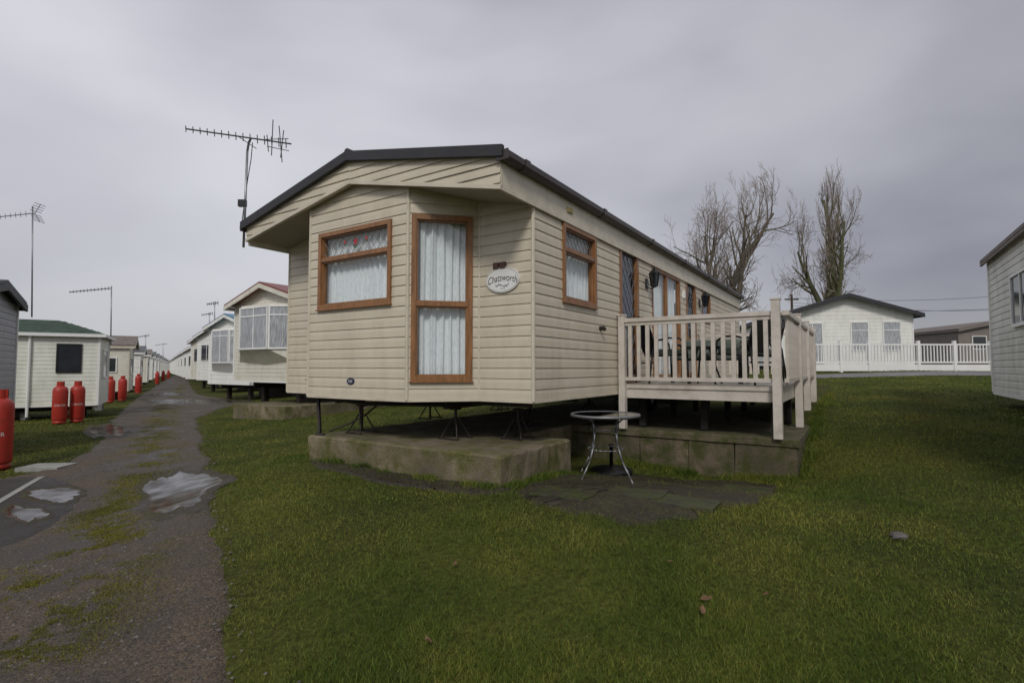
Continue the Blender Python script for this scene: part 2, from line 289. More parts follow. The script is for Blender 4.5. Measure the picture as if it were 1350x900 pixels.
def window(parent,F,s0,s1,z0,z1,splits=(),mull=(),fm='oak',pane='glass',curt=True,leads=(),fw=.055,name='window',simple=False,roses=False,proud=.035):
    o0,o1=(.0,.055) if simple else (-.07,proud)
    mb=MB(); mb.fbox(F,s0,s0+fw,z0,z1,o0,o1); mb.fbox(F,s1-fw,s1,z0,z1,o0,o1); mb.fbox(F,s0+fw,s1-fw,z0,z0+fw,o0,o1); mb.fbox(F,s0+fw,s1-fw,z1-fw,z1,o0,o1)
    if not simple: mb.fbox(F,s0-.012,s1+.012,z0-.018,z0-.001,.0,proud+.015)
    for z in splits: mb.fbox(F,s0+fw,s1-fw,z-fw*.4,z+fw*.4,o0,o1-.004)
    for s in mull: mb.fbox(F,s-fw*.4,s+fw*.4,z0+fw,z1-fw,o0,o1-.006)
    zz=[z0+fw]+[q for z in splits for q in (z-fw*.4,z+fw*.4)]+[z1-fw]
    if not simple:
        for a,b in zip(zz[0::2],zz[1::2]):
            t=.018
            mb.fbox(F,s0+fw,s0+fw+t,a,b,-.05,.012); mb.fbox(F,s1-fw-t,s1-fw,a,b,-.05,.012); mb.fbox(F,s0+fw+t,s1-fw-t,a,a+t,-.05,.012); mb.fbox(F,s0+fw+t,s1-fw-t,b-t,b,-.05,.012)
    w=mb.build(name,fm,parent)
    g=.034 if simple else -.02
    MB().add([F(s0+fw,z0+fw,g),F(s1-fw,z0+fw,g),F(s1-fw,z1-fw,g),F(s0+fw,z1-fw,g)],[(0,1,2,3) if outw(F) else (3,2,1,0)]).build('pane',pane,w)
    for (a,b,ps,pz) in leads:
        lm=MB()
        for p,q in clipline(s0+fw,s1-fw,a,b,ps,pz): lm.tube(F(p[0],p[1],g+.004),F(q[0],q[1],g+.004),.0034,n=4,cap=False)
        lm.build('lead_lattice','lead',w)
    if roses:
        sc=(s0+s1)/2; zc=(splits[-1]+z1)/2
        for dx,dz,r in ((0,.0,.038),(-.20,.02,.022),(.20,.02,.022)):
            rm=MB(); pts=[F(sc+dx+r*math.cos(t)*(.85+.2*math.sin(3*t)),zc+dz+r*1.15*math.sin(t)+(.3*r*math.cos(5*t)),g+.009) for t in [i*math.pi/10 for i in range(20)]]; rm.add(pts,[tuple(range(20))]); rm.build('rose_motif','rose',w)
            gm=MB(); zb=zc+dz-r*1.15
            gm.add([F(sc+dx,zb,g+.007),F(sc+dx-r*1.6,zb+r*.8,g+.007),F(sc+dx-r*.9,zb-r*.3,g+.007),F(sc+dx,zb-r*1.2,g+.007),F(sc+dx+r*.9,zb-r*.3,g+.007),F(sc+dx+r*1.6,zb+r*.8,g+.007)],[(0,1,2,3),(0,3,4,5)]); gm.build('leaf_motif','roseleaf',w)
    if curt and not simple:
        cm=MB(); n=int((s1-s0)/.007); ph=random.random()*6
        vs=[];fs=[]
        for zi,zq in enumerate((z0+.03,z0+(z1-z0)*.33,z0+(z1-z0)*.66,z1-.03)):
            for i in range(n+1):
                s=s0+.01+(s1-s0-.02)*i/n
                a=.6+.4*math.sin(s*4.3+ph)
                o=-.110+.030*a*math.sin(s*62+ph+1.9*math.sin(s*7+ph))+.010*math.sin(s*139+zi*.7)
                vs.append(F(s+.006*math.sin(zi*1.7+s*20),zq,o))
        for k in range(3):
            for i in range(n): a=k*(n+1)+i; fs.append((a,a+1,a+n+2,a+n+1))
        cm.add(vs,fs).build('curtain','curtain',w,True)
    return w
def text_pts(s,size,shear=0,off=0):
    c=bpy.data.curves.new('lettering','FONT'); c.body=s; c.size=size; c.shear=shear; c.align_x='CENTER'; c.align_y='CENTER'; c.offset=off
    o=bpy.data.objects.new('lettering',c); col.objects.link(o); bpy.context.view_layer.update()
    dg=bpy.context.evaluated_depsgraph_get(); me=bpy.data.meshes.new_from_object(o.evaluated_get(dg))
    vs=[tuple(v.co) for v in me.vertices]; fs=[tuple(p.vertices) for p in me.polygons]
    bpy.data.objects.remove(o); bpy.data.curves.remove(c); bpy.data.meshes.remove(me); return vs,fs
TXT_NAME=text_pts('Chatsworth',.1,.2,-.0006); TXT_GAS=text_pts('CALOR',.09); TXT_ABI=text_pts('ABI',.058,.1)
# ---------------------------------------------------------------- ground sheet
def gridcoords(n,k,ext):
    u=np.linspace(-1,1,n); return np.sinh(u*k)/math.sinh(k)*ext
n=601; gx=gridcoords(n,6.2,3000); gy=gridcoords(n,6.2,3000)+5
GX,GY=np.meshgrid(gx,gy); rr_=np.hypot(GX,GY)
GZ=T(GX,GY)-.006-.0006*np.minimum(rr_,60)-.014*fbm(GX,GY,1.6)
me=bpy.data.meshes.new('ground')
V=np.stack([GX,GY,GZ],-1).reshape(-1,3); idx=np.arange(n*n).reshape(n,n)
Q=np.stack([idx[:-1,:-1],idx[:-1,1:],idx[1:,1:],idx[1:,:-1]],-1).reshape(-1,4)
me.from_pydata(V.tolist(),[],Q.tolist()); me.polygons.foreach_set('use_smooth',[True]*len(me.polygons)); me.materials.append(M['ground'])
g=bpy.data.objects.new('ground',me); col.objects.link(g); struct(g)
# ---------------------------------------------------------------- sheets
def pip(x,y,poly):
    P=np.array(poly); out=np.zeros(x.shape,bool)
    bb=(x>=P[:,0].min())&(x<=P[:,0].max())&(y>=P[:,1].min())&(y<=P[:,1].max()); xs=x[bb]; ys=y[bb]; ins=np.zeros(xs.shape,bool); n=len(poly)
    for i in range(n):
        x0,y0=poly[i]; x1,y1=poly[(i+1)%n]
        c=((y0>ys)!=(y1>ys)); xi=(x1-x0)*(ys-y0)/((y1-y0) if abs(y1-y0)>1e-12 else 1e-12)+x0
        ins^=(c&(xs<xi))
    out[bb]=ins; return out
def dens(poly,step,amp):
    out=[]
    for i in range(len(poly)):
        a=Vector(poly[i]); b=Vector(poly[(i+1)%len(poly)]); k=max(2,int((b-a).length/step))
        for j in range(k):
            p=a.lerp(b,j/k); out.append((p.x,p.y))
    for _ in range(3):
        n=len(out); out=[((out[i-1][0]+out[i][0]*2+out[(i+1)%n][0])/4,(out[i-1][1]+out[i][1]*2+out[(i+1)%n][1])/4) for i in range(n)]
    A=np.array(out); dx=(fbm(A[:,0],A[:,1],3)-.5)*amp*3; dy=(fbm(A[:,0]+9,A[:,1]+5,3)-.5)*amp*3
    return [(a[0]+p,a[1]+q) for a,p,q in zip(A,dx,dy)]
def drape(name,P,dz,mat,rings=8,dip=.045):
    n=len(P); cx=sum(p[0] for p in P)/n; cy=sum(p[1] for p in P)/n
    rad=[k/rings*.92 for k in range(1,rings+1)]+[1.0]
    pts=[(cx+(x-cx)*k,cy+(y-cy)*k) for k in rad for x,y in P]
    A=np.array(pts); Z=T(A[:,0],A[:,1])+dz; Z[-n:]-=dip
    vs=[(cx,cy,t1(cx,cy)+dz)]+[(a[0],a[1],z) for a,z in zip(A,Z)]; fs=[]
    for i in range(n): fs.append((0,1+i,1+(i+1)%n))
    for k in range(len(rad)-1):
        for i in range(n): a=1+k*n; fs.append((a+i,a+n+i,a+n+(i+1)%n,a+(i+1)%n))
    return struct(MB().add(vs,up(vs,fs)).build(name,mat,None,True,fix=False))
def sheet(name,poly,dz,mat,step=.12,amp=.05,rings=8,dip=.045):
    P=dens(poly,step,amp); return drape(name,P,dz,mat,rings,dip),P
rows=[(1400,-1500,470),(1000,-700,366),(900,-480,338),(800,-380,322),(740,-330,309),(690,-260,296),(660,-160,290),(635,-20,283),(615,75,277),(595,115,272),(570,136,266),(550,150,262),(540,160,285),(532,170,312),(526,178,305),(520,186,262),(512,199,254),(505,211,250),(499,221,247),(495,229,245),(492,234,243.5)]
Lp=[gp(a,y) for y,a,b in rows]; Rp=[gp(b,y) for y,a,b in rows]
LL=[];RR=[]
for i in range(len(rows)-1):
    seg=(Rp[i+1]-Rp[i]).length; sub=int(min(60,max(8,seg/.06))) if i<11 else 12
    for j in range(sub+(i==len(rows)-2)): LL.append(Lp[i].lerp(Lp[i+1],j/sub)); RR.append(Rp[i].lerp(Rp[i+1],j/sub))
LA_=np.array([(p.x,p.y) for p in LL]); RA_=np.array([(p.x,p.y) for p in RR]); wd=np.hypot(*(RA_-LA_).T)
am=np.minimum(.4,.13*wd)
LA_[:,0]+=(fbm(LA_[:,0],LA_[:,1],1.2)-.5)*am; RA_[:,0]+=(fbm(RA_[:,0],RA_[:,1],1.2)-.5)*am
NC=30; frl=np.array([0,.03]+[k/(NC-2)*.9+.05 for k in range(0,NC-1)]+[.97,1.0]); NC=len(frl)-1; fr=frl[None,:,None]; G=LA_[:,None,:]*(1-fr)+RA_[:,None,:]*fr; nr=G.shape[0]; G=G.reshape(-1,2)
Z=(T(G[:,0],G[:,1])+.006).reshape(nr,NC+1); Z[:,0]-=.05; Z[:,-1]-=.05; Z[:,1]-=.006; Z[:,-2]-=.006; Z=Z.reshape(-1); fs=[]
for k in range(nr-1):
    for c in range(NC): q=k*(NC+1)+c; fs.append((q,q+1,q+NC+2,q+NC+1))
vs=np.column_stack([G,Z]).tolist()
struct(MB().add(vs,up(vs,fs)).build('gravel_track','track',None,True,fix=False))
trackpoly=[tuple(p) for p in LA_[::2]]+[tuple(p) for p in RA_[::-2]]
def gpoly(px): return [tuple(gp(a,b)[:2]) for a,b in px]
_,asph=sheet('asphalt_pad',gpoly([(-140,655),(-20,632),(40,627),(82,629),(112,641),(116,660),(80,690),(40,712),(0,728),(-120,745)]),.014,'asphalt',.1,.07)
a=gp(-30,679); b=gp(55,629.5); d=(b-a).normalized(); w=Vector((-d.y,d.x,0))*.04
mb=MB(); K_=20; vs=[]
for i in range(K_+1):
    p=a.lerp(b,i/K_)
    for s in (-1,1): q=p+w*s; vs.append((q.x,q.y,t1(q.x,q.y)+.020))
fs=[(2*i,2*i+1,2*i+3,2*i+2) for i in range(K_)]; mb.add(vs,up(vs,fs)); struct(mb.build('road_line','plate',fix=False))
puds=[]
def blob(px0,px1,py0,py1,seed,k=1.0):
    c=gp((px0+px1)/2,(py0+py1)/2); a=gp(px0,(py0+py1)/2); b=gp((px0+px1)/2,py0); d=gp((px0+px1)/2,py1); rx=(c-a).length; ux=(c-a).normalized(); uy=(b-d)/2; m=(b+d)/2; out=[]
    for i in range(120):
        t=i*math.tau/120; r=k*(1+.15*math.sin(2*t+seed)+.12*math.sin(3*t+seed*2.3)+.08*math.sin(5*t+seed*4.1)+.05*math.sin(9*t+seed*1.7)+.03*math.sin(17*t+seed)+.02*math.sin(29*t+seed))
        p=m+ux*rx*r*math.cos(t)+uy*r*math.sin(t); out.append((p.x,p.y))
    return out
for i,(x0,x1,y0,y1,dz) in enumerate(((190,284,622,672,.012),(121,164,559,576,.012),(192,306,526,533,.012),(30,112,645,662,.020),(205,236,517,522,.012),(8,60,668,690,.020))):
    drape('wet_mud',blob(x0,x1,y0,y1,i*1.7,1.28),dz-.002,'dirt',8,.02)
    P=blob(x0,x1,y0,y1,i*1.7,.95); drape('puddle',P,dz+.004,'water',8,.004); puds.append(P)
_,patio=sheet('paved_patch',gpoly([(672,652),(692,636),(758,622),(815,622),(900,628),(1022,634),(1028,652),(975,664),(930,680),(840,688),(730,680),(684,668)]),.005,'dirt',.08,.16)
_,pathp=sheet('tarmac_path',[(10.5,19.6),(16,20.3),(26,20.6),(27,22.6),(16,22.3),(10.5,21.8)],.03,'path',.4,.03)
_,dirtstrip=sheet('bare_earth',gpoly([(400,606),(470,615),(560,630),(655,645),(700,640),(662,652),(600,648),(520,638),(420,618)]),.006,'dirt',.08,.05)
PS=[(748,650,-.5,'dark wet paving slab in front of the round table, left one'),(838,650,-.55,'dark wet paving slab just right of the round table legs'),(905,662,-.6,'dark mossy paving slab in the middle of the muddy patch'),(985,647,-.5,'dark paving slab at the right end of the muddy patch below the deck')]
for px,py,rz,lb in PS:
    p=gp(px,py); m_=MB(); j=lambda:random.uniform(-.035,.035)
    m_.xy([(-.27+j(),-.2+j()),(0,-.2+j()),(.26+j(),-.19+j()),(.27+j(),.0),(.26+j(),.2+j()),(-.02,.19+j()),(-.27+j(),.2+j()),(-.28,.02)],-.03,.014)
    o=m_.build('paving_slab','mossslab'); o.location=(p.x,p.y,p.z); o.rotation_euler=(random.uniform(-.03,.03),random.uniform(-.03,.03),rz); tag(o,lb,'paving slab')
# ---------------------------------------------------------------- local frame of the main caravan
PH=-R(33.3); OX,OY=.23,5.7; BX=2.30
def loc2w(x,y): return (OX+x*math.cos(PH)-y*math.sin(PH), OY+x*math.sin(PH)+y*math.cos(PH))
excl=[[loc2w(*p) for p in ((0.0,-.62),(0.0,12),(-3.0,12),(-3.0,-.62))],[loc2w(*p) for p in ((BX,2.41),(BX,12),(-3,12),(-3,2.41))]]
# ---------------------------------------------------------------- grass
def blades(name,X,Y,h,w,mat,lean=.7,kind='stuff',zoff=-.012):
    n=len(X); Z=T(X,Y)+zoff; an=rng.uniform(0,math.tau,n); la=rng.uniform(0,math.tau,n); le=rng.uniform(.1,lean,n)*h
    P=np.zeros((n,3,3)); P[:,0,0]=X-np.cos(an)*w/2; P[:,0,1]=Y-np.sin(an)*w/2; P[:,1,0]=X+np.cos(an)*w/2; P[:,1,1]=Y+np.sin(an)*w/2
    P[:,0,2]=Z;P[:,1,2]=Z; P[:,2,0]=X+np.cos(la)*le; P[:,2,1]=Y+np.sin(la)*le; P[:,2,2]=Z+h
    me=bpy.data.meshes.new(name); me.vertices.add(3*n); me.vertices.foreach_set('co',P.reshape(-1).astype(np.float32)); me.loops.add(3*n); me.loops.foreach_set('vertex_index',np.arange(3*n,dtype=np.int32))
    me.polygons.add(n); me.polygons.foreach_set('loop_start',np.arange(n,dtype=np.int32)*3)
    me.update(calc_edges=True); a=me.attributes.new('rnd','FLOAT','POINT'); a.data.foreach_set('value',np.repeat(rng.uniform(0,1,n),3).astype(np.float32))
    me.materials.append(M[mat]); o=bpy.data.objects.new(name,me); col.objects.link(o); o['kind']=kind; return o
N_=820000
th=rng.uniform(-R(50),R(50),N_); r=np.exp(rng.uniform(math.log(1.5),math.log(34),N_)); X=r*np.sin(th); Y=r*np.cos(th)
fb=fbm(X,Y,2.6); fe=fbm(X+31,Y+17,5.5)-.5; fw_=fbm(X+3,Y+41,.8)
sx_=rng.normal(0,.10,N_)*(1+.08*r)+fe*.9; sy_=rng.normal(0,.10,N_)+fe*.5; U=rng.uniform(0,1,N_)
intr=pip(X+sx_,Y+sy_,trackpoly)
keep=~(intr&(U>.012))
for p in excl: keep&=~pip(X,Y,p)
inp=pip(X+sx_*1.1,Y+sy_*1.1,patio); keep&=~(inp&((fe<.02)|(U>.7))&(U>.035)); keep&=~(pip(X+sx_*.3,Y+sy_*.3,asph)); keep&=~pip(X,Y,pathp); keep&=~(pip(X,Y,dirtstrip)&(U>.5))
for p in puds: keep&=~pip(X,Y,p)
keep&=(rng.uniform(0,1,N_)<.30+.8*fb+.5*(fw_-.35))
X,Y,r,fb=X[keep],Y[keep],r[keep],fb[keep]; n=len(X)
h=(.012+.021*rng.uniform(0,1,n)**2)*(.5+1.1*fb); h=np.where(rng.uniform(0,1,n)<.012,h*2.3,h); w=np.maximum(.0030,.0009*r)*rng.uniform(.7,1.4,n)
def edge(p,q,cnt,out,hh,loc=True):
    a=np.array(loc2w(*p) if loc else p); b=np.array(loc2w(*q) if loc else q); t=rng.uniform(0,1,cnt)[:,None]; d=(b-a)/np.linalg.norm(b-a); nn=np.array([d[1],-d[0]])
    P=a+(b-a)*t+nn*(np.abs(rng.normal(0,out,cnt))[:,None]+.01); k=fbm(P[:,0],P[:,1],3.5)>.47; P=P[k]; return P[:,0],P[:,1],rng.uniform(.3,1,len(P))*hh
ex=[edge((-3.0,-.62),(0,-.62),6000,.07,.09),edge((0,-.62),(0,.9),2600,.06,.08),edge((0,2.41),(BX,2.41),5200,.08,.12),edge((BX,2.41),(BX,9),6000,.1,.12),edge((-3.02,9),(-3.02,-.6),3000,.1,.09)]
X=np.concatenate([X]+[e[0] for e in ex]); Y=np.concatenate([Y]+[e[1] for e in ex]); h=np.concatenate([h]+[e[2] for e in ex]); w=np.concatenate([w]+[np.full(len(e[0]),.0065) for e in ex])
tag(blades('grass',X,Y,h,w,'blade',1.2),'short green lawn grass around the cream caravan','grass')
ml=[gp(a,b) for a,b in ((243,505),(222,530),(212,560),(195,600),(160,660),(145,700),(100,745),(55,800),(5,850),(-90,930))]
N_=560000; ti=rng.uniform(0,1,N_)**.7*(len(ml)-1); i0=np.minimum(ti.astype(int),len(ml)-2); f=ti-i0
A=np.array([(p.x,p.y) for p in ml]); base=A[i0]*(1-f[:,None])+A[i0+1]*f[:,None]
off=rng.normal(0,.40,N_); X=base[:,0]+off; Y=base[:,1]+rng.normal(0,.25,N_)
nz=fbm(X,Y,2.4)+.22*(vn(X,Y,22)-.5); keep=(rng.uniform(0,1,N_)<np.clip((nz-.44)*3.2,0,.8)*np.exp(-(off/.55)**2))&pip(X,Y,trackpoly)&~pip(X,Y,asph)
for p in puds: keep&=~pip(X,Y,p)
X,Y=X[keep],Y[keep]; n=len(X); rr=np.hypot(X,Y)
tag(blades('moss',X,Y,rng.uniform(.005,.015,n),np.maximum(.005,.0012*rr),'moss',1.4,zoff=.003),'yellow green moss growing along the middle of the gravel track','moss')
ns=22000; yy=np.exp(rng.uniform(math.log(2.0),math.log(16),ns)); xx=-.628*yy+rng.uniform(-4.5,2.4,ns); k=pip(xx+rng.normal(0,.09,ns),yy,trackpoly)
for p in puds: k&=~pip(xx,yy,p)
xx,yy=xx[k][:13000],yy[k][:13000]; zz_=T(xx,yy)+.005; mb=MB()
for x_,y_,z in zip(xx,yy,zz_):
    s=(.0025+.009*random.random()**3)*(1+y_/12); a=random.uniform(0,3); c,sn=math.cos(a)*s,math.sin(a)*s
    mb.add([(x_+c,y_+sn,z),(x_-sn,y_+c,z),(x_-c*1.3,y_-sn*1.3,z),(x_+sn,y_-c,z),(x_+c*.2,y_+sn*.2,z+s*.75)],[(0,1,4),(1,2,4),(2,3,4),(3,0,4)])
o=mb.build('gravel','stone'); struct(o,'stuff'); tag(o,'loose grey gravel stones on the track','gravel')
# ================================================================= MAIN CARAVAN
ZB=.63; ZW=1.14; TOP=3.5; PT=.118; DP=.012
cv=thing('static_caravan','large cream static caravan with oak brown window frames and bay front','caravan',(OX,OY,ZB),PH); OFF[cv.name]=ZB
Fr=frame((0,0),(-1,0),(0,-1)); Fa=frame((-.73,0),(-.58,-.58),(.58,-.58)); Fc=frame((-1.31,-.58),(-1,0),(0,-1)); Fd=frame((-3.09,-.58),(-.58,.58),(-.58,-.58)); Fl=frame((-3.67,0),(-1,0),(0,-1))
Fs=frame((0,0),(0,1),(1,0)); Fw=frame((-4.41,0),(0,1),(-1,0)); Fb=frame((-4.41,12),(1,0),(0,1))
LA=.8202
wc=(.25,1.578,2.24,3.23); wt=(.085,.785,1.345,3.25)
side=[(.666,1.62,2.29,3.25),(2.48,3.29,1.28,3.36),(3.96,5.68,1.30,3.27),(6.1,6.91,1.28,3.38),(7.46,8.27,2.55,3.28)]
mb=MB()
siding(mb,Fr,.73,ZW,TOP,(),PT,DP); siding(mb,Fa,LA,ZW,3.69,[wt],PT,DP); siding(mb,Fc,1.78,ZW,3.84,[wc],PT,DP); siding(mb,Fd,LA,ZW,3.69,[wt],PT,DP); siding(mb,Fl,.74,ZW,TOP,(),PT,DP)
siding(mb,Fs,12,ZW,3.36,side,PT,DP); siding(mb,Fw,12,ZW,3.36,[(2,3.2,2.3,3.2)],PT,DP); siding(mb,Fb,4.41,ZW,3.55,(),PT,DP)
mb.build('wall','cream',cv)
mb=MB()
def corner(x,y,r=.024): mb.xy([(x+r*math.cos(t*math.pi/4),y+r*math.sin(t*math.pi/4)) for t in range(8)],ZW-.015,3.6 if y<-.1 else 3.38)
for x,y in ((0,0),(-1.31,-.58),(-3.09,-.58),(-4.41,0)): corner(x,y)
for x,y in ((-.73,0),(-3.67,0)): corner(x,y,.019)
for F,l in ((Fr,.73),(Fa,LA),(Fc,1.78),(Fd,LA),(Fl,.74),(Fs,12)): mb.fbox(F,.0,l,ZW-.03,ZW,-.03,.016)
mb.build('trim','creamtrim',cv)
RX=-2.205; HALF=2.255; TR,TC,TL=3.65,4.10,3.59; BR,BC,BL=3.26,3.75,3.33
def zt(x): return TC-(TC-(TR if x>RX else TL))*abs(x-RX)/HALF
def zl(x): return BC-(BC-(BR if x>RX else BL))*abs(x-RX)/HALF
mb=MB()
for xa,xb in ((.045,RX),(RX,-4.455)):
    mb.xz([(xa,zl(xa)+.012),(xb,zl(xb)+.012),(xb,zt(xb)-.03),(xa,zt(xa)-.03)],-.678,-.66)
    mb.xz([(xa,zl(xa)-.01),(xb,zl(xb)-.01),(xb,zl(xb)+.035),(xa,zl(xa)+.035)],-.700,-.655)
mb.box(.012,.045,-.655,12.0,3.25,3.56); mb.box(-4.455,-4.42,-.655,12.0,3.27,3.50)
mb.build('fascia','creamtrim',cv)
mb=MB(); dzs=.02; PB=.10
for sd in (1,-1):
    t_,b_=(TR,BR) if sd>0 else (TL,BL); ku=(TC-t_)/HALF; kl=(BC-b_)/HALF; U0=TC-.03; L0=BC+.02; z=b_
    def rng_(z): return max(0,(L0-z)/kl) , min(HALF-.01,(U0-z)/ku)
    while z<U0:
        z2=z+dzs; a0,a1=rng_(z); c0,c1=rng_(z2); a0=min(a0,HALF-.01); c0=min(c0,HALF-.01)
        if a1>a0 or c1>c0:
            c1=max(c1,c0); a1=max(a1,a0); f0=((z-3.0)%PB)/PB; f1=f0+dzs/PB
            o=lambda f:-.681-.014*(1-f**2)
            vs=[(RX+sd*a0,o(f0),z),(RX+sd*a1,o(f0),z),(RX+sd*c1,o(min(1,f1)),z2),(RX+sd*c0,o(min(1,f1)),z2)]
            mb.add(vs,[(0,1,2,3) if sd>0 else (3,2,1,0)])
            if f0<.15: mb.add([(RX+sd*a0,-.681,z),(RX+sd*a1,-.681,z),(RX+sd*a1,o(f0),z),(RX+sd*a0,o(f0),z)],[(0,1,2,3)])
        z=z2
mb.build('gable_boards','cream',cv)
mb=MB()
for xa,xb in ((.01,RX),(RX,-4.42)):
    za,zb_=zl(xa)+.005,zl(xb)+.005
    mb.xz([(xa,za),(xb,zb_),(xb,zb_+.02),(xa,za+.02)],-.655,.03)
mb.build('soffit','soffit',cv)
mb=MB()
for xa,xb in ((.09,RX),(RX,-4.50)):
    za,zb_=zt(xa),zt(xb)
    mb.xz([(xa,za-.05),(xb,zb_-.05),(xb,zb_),(xa,za)],-.70,12.12)
for k in range(0,32):
    y=-.6+k*.4
    for xa,xb in ((.09,RX),(RX,-4.50)):
        mb.xz([(xa,zt(xa)+.001),(xb,zt(xb)+.001),(xb,zt(xb)+.016),(xa,zt(xa)+.016)],y,y+.36)
rf=mb.build('roof','roof',cv)
mb=MB()
for xa,xb in ((.10,RX),(RX,-4.51)):
    za,zb_=zt(xa),zt(xb); mb.xz([(xa,za-.085),(xb,zb_-.085),(xb,zb_+.03),(xa,za+.03)],-.755,-.71)
mb.tube((RX,-.74,4.12),(RX,12.1,4.12),.05,n=8)
mb.build('bargeboard','roof',rf)
GZ_=.085
mb=MB(); gpts=[(.03,3.53),(.035,3.475),(.07,3.44),(.115,3.44),(.15,3.475),(.155,3.53),(.145,3.53),(.14,3.48),(.11,3.452),(.075,3.452),(.047,3.48),(.04,3.53)]
mb.xz([(x,z+GZ_) for x,z in gpts],-.72,12.1)
for k in range(7):
    y=-.4+k*2.0; mb.xz([(x,z+GZ_) for x,z in [(.025,3.54),(.03,3.47),(.068,3.432),(.117,3.432),(.158,3.47),(.163,3.54)]],y,y+.09)
mb.box(.02,.16,-.735,-.72,3.44+GZ_,3.54+GZ_)
mb.build('gutter','gutter',cv)
mb=MB(); mb.xz([(-4.58,3.56),(-4.57,3.49),(-4.50,3.47),(-4.46,3.50),(-4.455,3.56)],-.72,12.1); mb.build('gutter','gutter',cv)
window(cv,Fc,*wc,splits=(2.875,),leads=((2.905,3.17,.115,.135),),roses=True)
window(cv,Fa,*wt,splits=(2.22,),fw=.058); window(cv,Fd,*wt,splits=(2.22,))
window(cv,Fs,*side[0],splits=(2.93,),leads=((2.96,3.19,.105,.13),))
d1=window(cv,Fs,*side[1],splits=(),name='door',pane='tintglass',curt=True,leads=((1.4,3.28,.16,.22),),fw=.09,proud=.02)
MB().fbox(Fs,3.12,3.15,2.1,2.3,.04,.075).build('handle','black',d1)
window(cv,Fs,*side[2],mull=(4.82,),name='patio_door',fw=.055,proud=.018)
d2=window(cv,Fs,*side[3],splits=(2.1,),name='door',pane='tintglass',curt=True,leads=((2.15,3.30,.16,.2),),fw=.09,proud=.02)
MB().fbox(Fs,6.2,6.23,2.1,2.3,.04,.075).build('handle','black',d2)
window(cv,Fs,*side[4],pane='tintglass',fw=.05,proud=.018)
pl=MB(); n=40; PZ=2.485
pl.add([Fr(.385+.225*math.cos(i*math.tau/n),PZ+.145*math.sin(i*math.tau/n),.034) for i in range(n)]+[Fr(.385+.225*math.cos(i*math.tau/n),PZ+.145*math.sin(i*math.tau/n),.008) for i in range(n)],[tuple(range(n))]+[(i,(i+1)%n,(i+1)%n+n,i+n) for i in range(n)])
plo=pl.build('name_plaque','plaque',cv)
rb=MB()
for i in range(n):
    q=[Fr(.385+(.225-k)*math.cos(t*math.tau/n),PZ+(.145-k)*math.sin(t*math.tau/n),.037) for k in (.010,.013) for t in (i,i+1)]; rb.add(q,[(0,1,3,2)])
rb.build('plaque_border','plaqueedge',plo)
vs,fs=TXT_NAME; wmax=max(v[0] for v in vs)-min(v[0] for v in vs); k=.395/wmax
MB().add([Fr(.385-v[0]*k,PZ+.012+v[1]*1.15-1.0*v[0]*v[0]*k*k+.010,.038) for v in vs],fs).build('lettering','ink',plo)
mb=MB()
mb.path([Fr(.385+.085*t,PZ-.065+.012*math.sin(t*4),.038) for t in [-1+.1*i for i in range(21)]],.0022,4)
for sg in (-1,1):
    for j in range(4):
        x=sg*(.015+.020*j); zc=PZ-.063+.010*math.sin(x*47); u=.011*(1 if j%2 else -1)
        mb.add([Fr(.385+x,zc,.0385),Fr(.385+x+.008*sg,zc+u,.0385),Fr(.385+x+.018*sg,zc+u*1.3,.0385),Fr(.385+x+.010*sg,zc+u*.2,.0385)],[(0,1,2,3)])
for j in range(3): mb.fbox(Fr,.352+.02*j,.360+.02*j,PZ-.102,PZ-.095,.036,.0385)
mb.build('leaf_ornament','emblem',plo)
for s in (.47,.38): MB().fbox(Fr,s-.036,s+.036,2.615,2.685,.008,.046).build('rating_plate','brownsq',cv)
mb=MB(); n=24; mb.add([Fc(.93+.065*math.cos(i*math.tau/n),1.33+.038*math.sin(i*math.tau/n),.024) for i in range(n)]+[Fc(.93+.065*math.cos(i*math.tau/n),1.33+.038*math.sin(i*math.tau/n),.0) for i in range(n)],[tuple(range(n))]+[(i,(i+1)%n,(i+1)%n+n,i+n) for i in range(n)])
bd=mb.build('maker_badge','navy',cv); vs,fs=TXT_ABI; MB().add([Fc(.93-v[0],1.33+v[1],.027) for v in vs],fs).build('lettering','letter',bd)
mb=MB(); mb.fbox(Fs,.72,.86,3.38,3.44,.046,.06)
for k in range(4): mb.fbox(Fs,.73,.85,3.385+.014*k,3.391+.014*k,.06,.066)
mb.build('vent','yellowed',cv)
mb=MB(); mb.tube(Fs(1.75,2.03,0),Fs(1.75,2.03,.07),.03,n=12); mb.tube(Fs(1.75,2.03,.07),Fs(1.75,2.0,.09),.03,.02,n=12); mb.build('pipe_outlet','darksteel',cv)
mb=MB(); mb.fbox(Fs,5.85,5.95,2.9,3.05,.008,.05); mb.build('alarm_box','trimwhite',cv)
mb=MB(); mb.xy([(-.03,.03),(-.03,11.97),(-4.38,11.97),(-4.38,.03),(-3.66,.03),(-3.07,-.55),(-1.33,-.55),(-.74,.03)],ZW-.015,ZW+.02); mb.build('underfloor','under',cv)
mb=MB()
for x in (-1.2,-3.2): mb.box(x-.03,x+.03,-.05,11.8,1.0,1.12)
for y in (.3,1.5,3.5,5.5,7.5,9.5,11.5): mb.box(-4.2,-.2,y-.02,y+.02,1.04,1.11)
for x in (-1.2,-3.2): mb.tube((x,-.02,1.05),(-2.2,-.4,1.05),.03)
mb.build('chassis','darksteel',cv)
